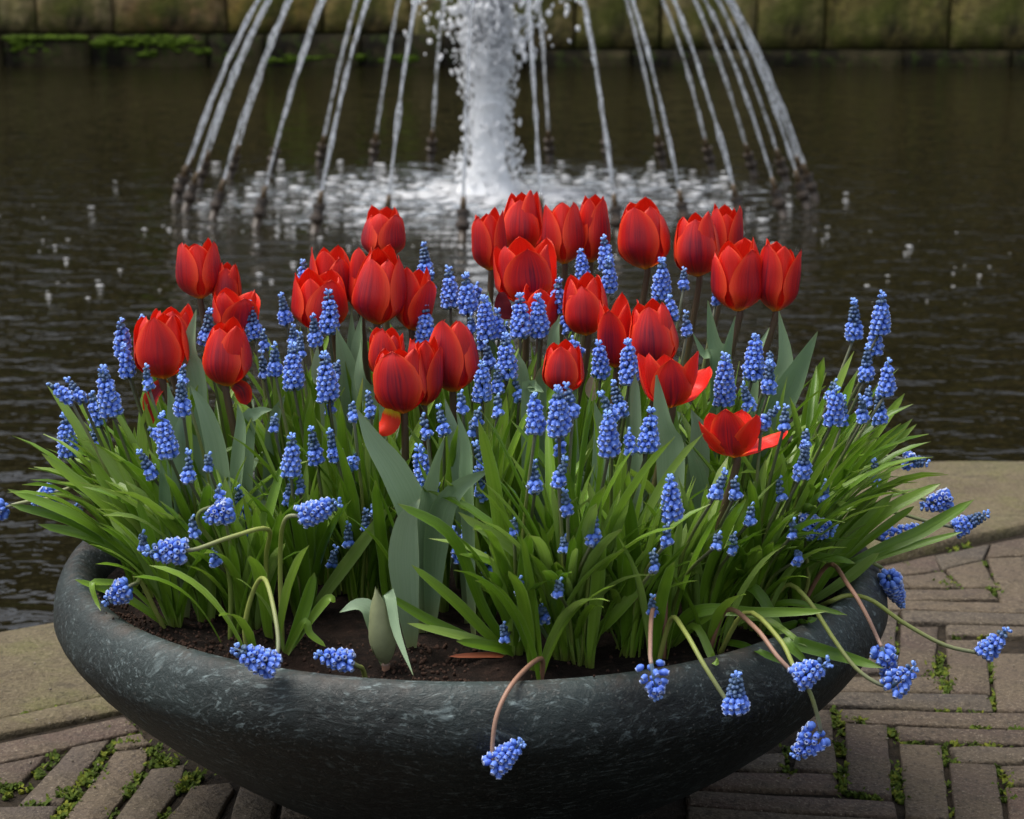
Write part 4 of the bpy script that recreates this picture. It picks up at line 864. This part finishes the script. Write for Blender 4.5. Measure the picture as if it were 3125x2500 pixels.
# ---------------------------------------------------------------- grape hyacinths
C3 = lambda a, b: (a*.352, 414+b*.352)
C4 = lambda a, b: (621+a*.352, 379.5+b*.352)
C5 = lambda a, b: (1311+a*.352, 379.5+b*.352)
C6 = lambda a, b: (a*.352, 897+b*.352)
C7 = lambda a, b: (690+a*.352, 897+b*.352)
C8 = lambda a, b: (1397+a*.352, 897+b*.352)
HL = [(C3, [(720, 735, 735, 925, 'o'), (740, 890, 765, 1060, 'o'), (845, 715, 845, 840, 'h'), (1680, 585, 1710, 740, 'h'), (1812, 380, 1815, 540, 'o'), (290, 1110, 420, 1210, 'o'), (400, 1090, 490, 1210, 'h'), (610, 1020, 670, 1290, 'o'), (545, 1170, 590, 1350, 'o'),
           (385, 1300, 410, 1540, 'o'), (555, 1370, 560, 1510, 'h'), (1075, 1090, 1095, 1290, 'h'), (870, 1010, 890, 1140, 'h'), (1090, 1010, 1095, 1110, 'h'), (965, 1305, 1010, 1540, 'o'), (890, 1375, 960, 1450, 'o'), (830, 1520, 910, 1665, 'h'), (1128, 1520, 1125, 1690, 'h'), (1245, 1540, 1250, 1620, 'b'),
           (1255, 680, 1230, 870, 'h'), (1485, 630, 1525, 830, 'h'), (1570, 800, 1585, 900, 'h'), (1640, 880, 1645, 1050, 'h'), (1565, 930, 1580, 1060, 'b'), (1750, 770, 1755, 890, 'h'), (1790, 815, 1800, 940, 'b'), (1750, 880, 1755, 1130, 'o'), (1870, 710, 1890, 880, 'h'), (1965, 560, 1970, 800, 'o'), (1940, 940, 1965, 1200, 'o'),
           (2015, 985, 2010, 1070, 'b'), (1975, 1190, 1975, 1280, 'h'), (1640, 1310, 1640, 1380, 'b'), (1745, 1430, 1740, 1650, 'o'), (1860, 1385, 1890, 1580, 'h'), (1970, 1395, 2010, 1560, 'h'), (2125, 1530, 2105, 1610, 'o')]),
      (C6, [(1745, 310, 1720, 455, 'h'), (1790, 295, 1800, 385, 'b'), (445, 470, 530, 610, 'h'), (1300, 355, 1330, 480, 'o'), (1420, 360, 1455, 540, 'h'), (1145, 540, 1160, 650, 'h'), (1270, 730, 1290, 820, 'h'), (1500, 580, 1500, 650, 'b'), (2085, 590, 2085, 700, 'b'), (2010, 730, 1985, 830, 'b'), (850, 640, 855, 720, 'b')]),
      (C4, [(770, 375, 780, 560, 'h'), (815, 550, 815, 670, 'h'), (775, 740, 780, 960, 'o'), (920, 525, 930, 745, 'o'), (1020, 565, 1035, 780, 'o'), (1080, 620, 1090, 720, 'o'), (1130, 700, 1150, 930, 'o'), (1050, 810, 1060, 890, 'h'), (1210, 775, 1220, 930, 'o'), (1345, 680, 1350, 920, 'o'), (1450, 690, 1465, 915, 'o'), (1260, 860, 1260, 950, 'h'),
            (1110, 890, 1120, 1000, 'h'), (1140, 970, 1165, 1110, 'h'), (1260, 925, 1270, 1170, 'o'), (1120, 1090, 1120, 1300, 'o'), (1210, 1110, 1215, 1255, 'h'), (1210, 1280, 1215, 1395, 'h'), (1310, 1180, 1340, 1300, 'h'), (990, 1265, 1000, 1370, 'h'), (1095, 1370, 1090, 1450, 'h'), (1070, 1420, 1065, 1505, 'b'), (435, 1265, 455, 1400, 'h'),
            (1705, 415, 1725, 580, 'o'), (1845, 335, 1865, 510, 'o'), (1875, 470, 1880, 650, 'o'), (1580, 590, 1560, 780, 'o'), (1610, 790, 1630, 900, 'o'), (1650, 940, 1700, 1040, 'o'), (1815, 965, 1830, 1165, 'o'), (1990, 960, 2000, 1195, 'o'), (1430, 1280, 1440, 1490, 'o'), (1575, 1240, 1580, 1500, 'o'), (1625, 1220, 1660, 1400, 'h'),
            (1580, 1480, 1585, 1620, 'h'), (1905, 1205, 1950, 1400, 'h'), (1830, 1270, 1900, 1430, 'h'), (1870, 1390, 1880, 1620, 'o'), (2130, 1370, 2110, 1610, 'o'), (1990, 1490, 2010, 1620, 'o'), (760, 1400, 790, 1520, 'h'), (860, 1350, 890, 1500, 'h'), (340, 1330, 350, 1420, 'h')]),
      (C7, [(540, 120, 600, 395, 'o'), (880, 100, 940, 260, 'h'), (1420, 190, 1380, 340, 'h'), (885, 255, 930, 420, 'h'), (1235, 205, 1240, 380, 'h'), (1415, 390, 1435, 515, 'h'), (1595, 500, 1585, 690, 'h'), (2045, 305, 2060, 545, 'o'), (2030, 580, 2025, 700, 'h'), (1945, 740, 1955, 850, 'b'), (745, 610, 800, 790, 'h'), (820, 575, 830, 680, 'h'),
            (945, 765, 960, 890, 'h'), (1110, 560, 1115, 640, 'b'), (1415, 660, 1418, 730, 'b'), (1385, 920, 1380, 1000, 'b'), (1145, 910, 1150, 985, 'b'), (1270, 1070, 1300, 1145, 'b'), (1050, 1180, 1060, 1270, 'b'), (1940, 1020, 1945, 1110, 'b'), (280, 440, 280, 515, 'b'), (225, 505, 230, 610, 'b'), (120, 580, 125, 700, 'b')]),
      (C8, [(850, 25, 850, 110, 'h'), (855, 105, 825, 295, 'h'), (370, 270, 310, 415, 'h'), (425, 310, 430, 415, 'h'), (690, 305, 705, 425, 'b'), (975, 325, 960, 430, 'b'), (525, 470, 520, 570, 'h'), (775, 560, 775, 650, 'b'), (420, 640, 415, 740, 'b'), (325, 640, 320, 710, 'b'), (805, 740, 805, 800, 'b'), (1255, 200, 1285, 345, 'h')]),
      (C5, [(235, 475, 230, 690, 'o'), (275, 690, 300, 830, 'o'), (365, 525, 365, 635, 'h'), (375, 790, 385, 910, 'h'), (555, 650, 560, 725, 'h'), (1385, 720, 1385, 935, 'h'), (1550, 680, 1540, 900, 'o'), (1510, 860, 1510, 1030, 'o'), (1465, 995, 1455, 1180, 'h'), (1590, 1080, 1575, 1275, 'o'), (1270, 1200, 1240, 1300, 'h'), (1280, 1240, 1260, 1440, 'o'),
            (1320, 1295, 1315, 1450, 'h'), (1475, 1235, 1465, 1340, 'h'), (1430, 1290, 1440, 1430, 'h'), (1530, 1260, 1540, 1440, 'h'), (795, 925, 780, 1175, 'o'), (880, 1020, 880, 1110, 'h'), (880, 1085, 875, 1255, 'h'), (615, 1045, 605, 1330, 'o'), (715, 1215, 760, 1360, 'h'), (930, 1350, 830, 1470, 'h'), (975, 1350, 965, 1470, 'b')])]
ALL = []
for C, L in HL:
    for a, b, c, d, k in L:
        (x, y), (x2, y2) = C(a, b), C(c, d); ALL.append(hyacinth(x, y, x2, y2, k, 0, 4 if k != 'b' else 3))
# bent and drooping ones
def sb(x, y): return soil_base(x, y).y
droop([(1140, 1387), (1085, 1432), (1048, 1500), (1037, 1570)], [-.40, -.475, -.502, -.510], (1040, 1612), (1100, 1562), -.512, 'grape hyacinth on a reddish stem hanging down the dark front of the bowl', mat='pstem', wid=.0135)
droop([(1400, 1246), (1374, 1285), (1369, 1370)], [-.33, -.38, -.46], (1371, 1398), (1386, 1472), -.492, 'grape hyacinth hanging head down on the rim with loose upper bells', mat='pstem', loose=1, wid=.0125)
droop([(1412, 1305), (1440, 1327), (1482, 1400), (1528, 1472)], [-.37, -.42, -.46, -.475], (1548, 1493), (1550, 1418), -.478, 'grape hyacinth standing upright against the dark bowl at the end of a bent yellow stem', 'h', wid=.0135)
droop([(1528, 1285), (1590, 1322), (1635, 1380), (1665, 1412)], [-.33, -.38, -.415, -.425], (1680, 1428), (1745, 1394), -.43, 'grape hyacinth with pale upturned tip lying over the rim on a pink stem', mat='pstem', wid=.015)
droop([(1570, 1290), (1640, 1345), (1672, 1405), (1704, 1455), (1722, 1510)], [-.33, -.39, -.42, -.43, -.43], (1728, 1540), (1674, 1592), -.43, 'lowest hanging grape hyacinth dangling clear of the bowl above the bricks', loose=.5, wid=.0145)
droop([(1610, 1295), (1655, 1232), (1700, 1262), (1755, 1345), (1800, 1405), (1845, 1438)], [-.25, -.25, -.28, -.31, -.33, -.34], (1878, 1447), (1928, 1402), -.34, 'grape hyacinth with spread bells on a long yellow green stem past the bowl', loose=.5, wid=.0145)
droop([(1742, 1190), (1788, 1235), (1822, 1290), (1848, 1345)], [-.17, -.25, -.28, -.29], (1856, 1362), (1878, 1440), -.30, 'grape hyacinth hanging down from a pink stem beside the long yellow stemmed one', mat='pstem', loose=.35, wid=.0125)
droop([(1745, 1268), (1785, 1254), (1835, 1264), (1900, 1310), (1985, 1357), (2050, 1373)], [-.16, -.2, -.22, -.23, -.24, -.24], (2072, 1376), (2122, 1324), -.24, 'grape hyacinth reaching furthest out over the bricks on an arching yellow green stem', wid=.0125)
droop([(1800, 1180), (1850, 1192)], [-.05, -.02], (1872, 1215), (1898, 1274), -.02, 'grape hyacinth hanging over the outer edge of the rim above the bricks', wid=.0122)
droop([(1790, 1100), (1825, 1078), (1880, 1078), (1945, 1096)], [.0, .02, .03, .03], (2015, 1112), (2082, 1082), .03, 'grape hyacinth with curled up tip on a long stem above the coping joint', 'h', wid=.0125)
droop([(1790, 1110), (1830, 1128)], [.02, .04], (1862, 1140), (1955, 1108), .05, 'long loose grape hyacinth lying among the outer leaves above the coping', loose=.6, wid=.014)
droop([(1780, 1000), (1850, 1022), (1930, 1046), (1985, 1060)], [.06, .08, .09, .09], (2003, 1050), (1940, 1066), .09, 'grape hyacinth folded back on itself against the coping stone', wid=.0135)
droop([(1740, 970), (1785, 957), (1845, 958)], [.10, .11, .12], (1908, 968), (1954, 976), .12, 'small grape hyacinth pointing sideways at the edge of the coping and the water', 'h', wid=.012)
droop([(1700, 1230), (1694, 1150)], [-.18, -.21], (1690, 1108), (1758, 1117), -.22, 'wide grape hyacinth bent sideways over the leaves near the rim', wid=.0165)
droop([(515, 1325), (535, 1240), (558, 1220), (578, 1290), (586, 1360)], [-.34, -.345, -.36, -.41, -.44], (575, 1402), (492, 1364), -.455, 'pale grape hyacinth lying on the front rim with its open bells facing out', wid=.0155)
droop([(765, 1412), (752, 1402)], [-.40, -.415], (735, 1392), (666, 1378), -.42, 'small grape hyacinth lying on the soil at the front rim', wid=.012, leaves=0)
droop([(300, 1230), (288, 1228)], [-.24, -.25], (272, 1235), (222, 1266), -.27, 'grape hyacinth lying behind leaves inside the rim', wid=.013, leaves=1)
droop([(560, 1180), (565, 1115), (490, 1130), (415, 1156)], [-.28, -.33, -.36, -.38], (384, 1160), (306, 1160), -.385, 'pale grape hyacinth turned on its side with open white rimmed mouths', wid=.0145)
droop([(590, 1180), (600, 1095)], [-.3, -.33], (640, 1086), (717, 1058), -.34, 'grape hyacinth lying sideways with its pale tip raised over dark leaves', wid=.0135)
droop([(300, 1120), (165, 1050), (95, 1051), (40, 1060)], [-.02, -.04, -.05, -.05], (14, 1068), (-30, 1086), -.05, 'grape hyacinth on a long bowed stem reaching out furthest over the pond', wid=.0125)
droop([(260, 1090), (190, 1015), (140, 1030)], [.04, .03, .03], (116, 1036), (70, 1056), .03, 'grape hyacinth hanging among splayed leaf tips above the pond', wid=.0125)
droop([(480, 1200), (418, 1100), (438, 1070)], [-.28, -.3, -.3], (492, 1072), (432, 1090), -.31, 'grape hyacinth turned sideways under an upright neighbour on a bowed dark stem', mat='mstem', wid=.013)

# leaves traced from the photograph, on flowerless plants round the rim
def tuft(x, y, label, n, px, lean=None):
    B = soil_base(x, y, .405); t = ob('grape_hyacinth', None, None, B, label=label, cat='plant', group=None)
    clump(t, B, n, math.atan2(B.y, B.x), lean_of(B)*.7 if lean is None else lean, (.13, .2), 1.5)
    for q in px:
        dys = q[2] if len(q) > 2 else 0.0; pts = [(x, y)]+q[0]
        traced_leaf(t, pts, q[1], [dys*k/(len(pts)-1) for k in range(1, len(pts))], q[3] if len(q) > 3 else 'leaf', None, .2, (.5, .75), True, random.uniform(-.3, .3))
    return t
tuft(380, 1250, 'leafy grape hyacinth tuft splaying long leaves out over the pond', 8, [([(250, 1090), (88, 955)], 22), ([(200, 1110), (16, 1030)], 20), ([(180, 1112), (20, 1062)], 18), ([(250, 1150), (80, 1104)], 20), ([(270, 1180), (160, 1126)], 18), ([(260, 1070), (190, 966)], 22), ([(300, 1080), (200, 930)], 22)])
tuft(365, 1318, 'leafy tuft at the rim with one orange withered leaf tip', 6, [([(270, 1262), (157, 1220)], 15, -.02), ([(280, 1240), (205, 1226), (195, 1240), (212, 1286)], 12, -.03, 'leaf'), ([(300, 1170), (230, 1090)], 20), ([(330, 1180), (290, 1050)], 20)])
tuft(430, 1300, 'leafy tuft with broad mid green leaves just inside the front rim', 9, [([(420, 1232), (340, 1192)], 20, -.02), ([(380, 1180), (300, 1080)], 22), ([(420, 1150), (380, 1000)], 20)])
tuft(515, 1330, 'leafy tuft with short stout shoots rising from bare dark soil', 9, [([(470, 1220), (400, 1120)], 20, 0), ([(530, 1200), (560, 1060)], 20)], .35)
tuft(640, 1290, 'dark green leafy tuft beside the closed tulip bud', 10, [([(720, 1200), (820, 1065)], 22, -.03), ([(600, 1180), (548, 1086)], 20), ([(655, 1260), (662, 1205)], 22, -.01)], .3)
tuft(600, 1375, 'pair of pale green strap leaves folding over the soil at the rim', 0, [([(635, 1300), (662, 1206)], 22, -.0), ([(650, 1310), (690, 1262), (706, 1268)], 16, .0), ([(640, 1310), (652, 1335), (686, 1362)], 14, -.01)])
tuft(1090, 1378, 'leafy tuft arching its leaves low across the front rim', 8, [([(1020, 1290), (950, 1130), (836, 1060)], 22, -.03), ([(1028, 1338), (957, 1266), (866, 1189)], 20, -.03), ([(1007, 1351), (857, 1312)], 18, -.03), ([(990, 1345), (901, 1305), (810, 1249)], 18, -.03), ([(1060, 1366), (961, 1350)], 20, -.04), ([(1040, 1380), (946, 1382)], 11, -.03, 'redleaf')], .4)
tuft(1185, 1390, 'bright green leafy tuft with a long leaf crossing its neighbours', 10, [([(1126, 1200), (964, 1078)], 22, -.02), ([(1288, 1302), (1389, 1189)], 20, -.02), ([(1150, 1310), (1105, 1245)], 18, -.02), ([(1230, 1290), (1267, 1196)], 18, -.01), ([(1095, 1250), (1096, 1262), (1100, 1320), (1092, 1352)], 16, -.03, 'tleaf')], .35)
tuft(1232, 1398, 'upright leafy tuft right at the front rim', 9, [([(1240, 1240), (1280, 1100)], 18, 0), ([(1210, 1250), (1180, 1120)], 18, 0)], .25)
tuft(1330, 1385, 'leafy tuft with a thin withered brown leaf', 8, [([(1335, 1330), (1318, 1275)], 8, -.01, 'dry'), ([(1360, 1250), (1420, 1080)], 18)], .3)
tuft(1408, 1365, 'leafy tuft laying long leaves sideways over the rim', 8, [([(1450, 1297), (1534, 1277)], 22, -.03), ([(1500, 1292), (1600, 1290), (1745, 1287)], 18, -.03), ([(1462, 1318), (1500, 1385), (1514, 1398)], 14, -.07)], .35)
tuft(1480, 1345, 'leafy tuft sending narrow leaves down across the dark bowl', 7, [([(1560, 1358), (1660, 1400)], 13, -.06), ([(1590, 1300), (1700, 1362)], 13, -.06)], .35)
tuft(1575, 1320, 'leafy tuft with folded pale leaves tumbling over the rim', 7, [([(1560, 1240), (1600, 1252), (1650, 1345), (1704, 1400)], 19, -.07), ([(1640, 1345), (1720, 1368), (1861, 1407)], 24, -.09), ([(1650, 1270), (1784, 1295)], 12, -.05), ([(1660, 1318), (1722, 1302)], 14, -.03)], .35)
tuft(1610, 1290, 'leafy tuft with an arching leaf over shaded soil', 8, [([(1600, 1215), (1680, 1174), (1750, 1176), (1801, 1186)], 16, -.03), ([(1590, 1200), (1560, 1060)], 20), ([(1640, 1190), (1690, 1060)], 20)], .35)
tuft(1700, 1262, 'dark leafy tuft at the rim facing the brick paving', 9, [([(1790, 1215), (1851, 1164)], 20, -.03), ([(1780, 1150), (1880, 1040)], 22), ([(1720, 1130), (1740, 1000)], 22)], .5)
tuft(1735, 1230, 'leafy tuft stretching long leaves out over the coping', 9, [([(1850, 1160), (1940, 1120), (2051, 1052)], 24, 0), ([(1860, 1170), (2027, 1120)], 15, -.01), ([(1850, 1090), (1981, 1018)], 22), ([(1850, 1120), (1925, 1066)], 15), ([(1800, 1100), (1880, 980)], 22)], .55)
tuft(1730, 1150, 'leafy tuft with upright leaves against the dark water', 9, [([(1800, 1010), (1930, 893)], 16), ([(1790, 1010), (1921, 882)], 18), ([(1810, 960), (1905, 828)], 18), ([(1700, 900), (1735, 752)], 24), ([(1760, 1000), (1850, 880)], 20)], .5)
tuft(300, 1180, 'leafy tuft behind the splayed leaves at the pond side', 9, [([(200, 1060), (150, 970)], 20), ([(230, 1020), (185, 950)], 18)], .6)
# filler tufts in the middle of the bed
k = 0
while k < 58:
    a = random.uniform(0, 6.283); r = .37*math.sqrt(random.random()); x, y = r*math.cos(a), r*math.sin(a)
    if y < -.27 and -.33 < x < -.02: continue
    B = Vector((x, y, soil_z(x, y))); t = ob('grape_hyacinth', None, None, B, label='leafy tuft', cat='plant', group='leafy tufts filling the bowl'); q_ = proj(B+Vector((0, 0, .1))); UP.append((t, 'l', q_[0]/KV, q_[1]/KV))
    clump(t, B, 7, a, lean_of(B), (.18, .27) if y > -.1 else (.14, .19), 1.4); k += 1
# every upright plant is told apart by what it stands nearest to
ANCH = [('tall slim tulip', 412, 560), ('plump outermost tulip', 335, 725), ('egg shaped scarred tulip', 478, 740), ('cupped purple flushed tulip', 672, 630), ('largest egg shaped tulip', 806, 597), ('wide front tulip', 835, 800), ('rounded closed tulip', 954, 745),
        ('broad gaping tulip', 1100, 570), ('round tulip on a bare stem', 1350, 490), ('dusky purple red tulip', 1462, 510), ('open cupped tulip with yellow foot', 1552, 577), ('tulip farthest out', 1646, 580), ('tulip with a smooth front petal', 1227, 640), ('smooth oval tulip', 1370, 700), ('tulip dropping a petal sideways', 1410, 790),
        ('small low tulip', 1186, 770), ('lowest tulip', 1540, 900), ('closed green tulip bud', 800, 1320), ('pale hyacinth lying on the front rim', 535, 1385), ('hyacinth turned on its side', 345, 1160), ('hyacinth bowed out over the pond', 60, 1060), ('hyacinth hanging head down on the rim', 1380, 1430), ('hyacinth with curled up tip over the coping', 2040, 1100), ('sideways hyacinth near the rim', 1720, 1112)]
ORD = ['nearest', 'second nearest', 'third nearest', 'fourth nearest', 'fifth nearest', 'sixth nearest', 'seventh nearest', 'eighth nearest', 'ninth nearest', 'tenth nearest', 'eleventh nearest', 'twelfth nearest', 'thirteenth nearest', 'fourteenth nearest']
KN = {'o': 'grape hyacinth with open blue bells', 'h': 'half open grape hyacinth', 'b': 'dark budded grape hyacinth', 'l': 'leafy tuft without flowers'}
near = {}
for t, k, x, y in UP:
    d, nm = min((math.hypot(x-a, y-b), n) for n, a, b in ANCH); near.setdefault((k, nm), []).append((d, t.name, t))
for (k, nm), L in near.items():
    for r_, (d, _, t) in enumerate(sorted(L, key=lambda e: e[:2])): t['label'] = '%s %s the %s' % (KN[k], ORD[min(r_, 13)], nm)
print('objects', len(bpy.data.objects))
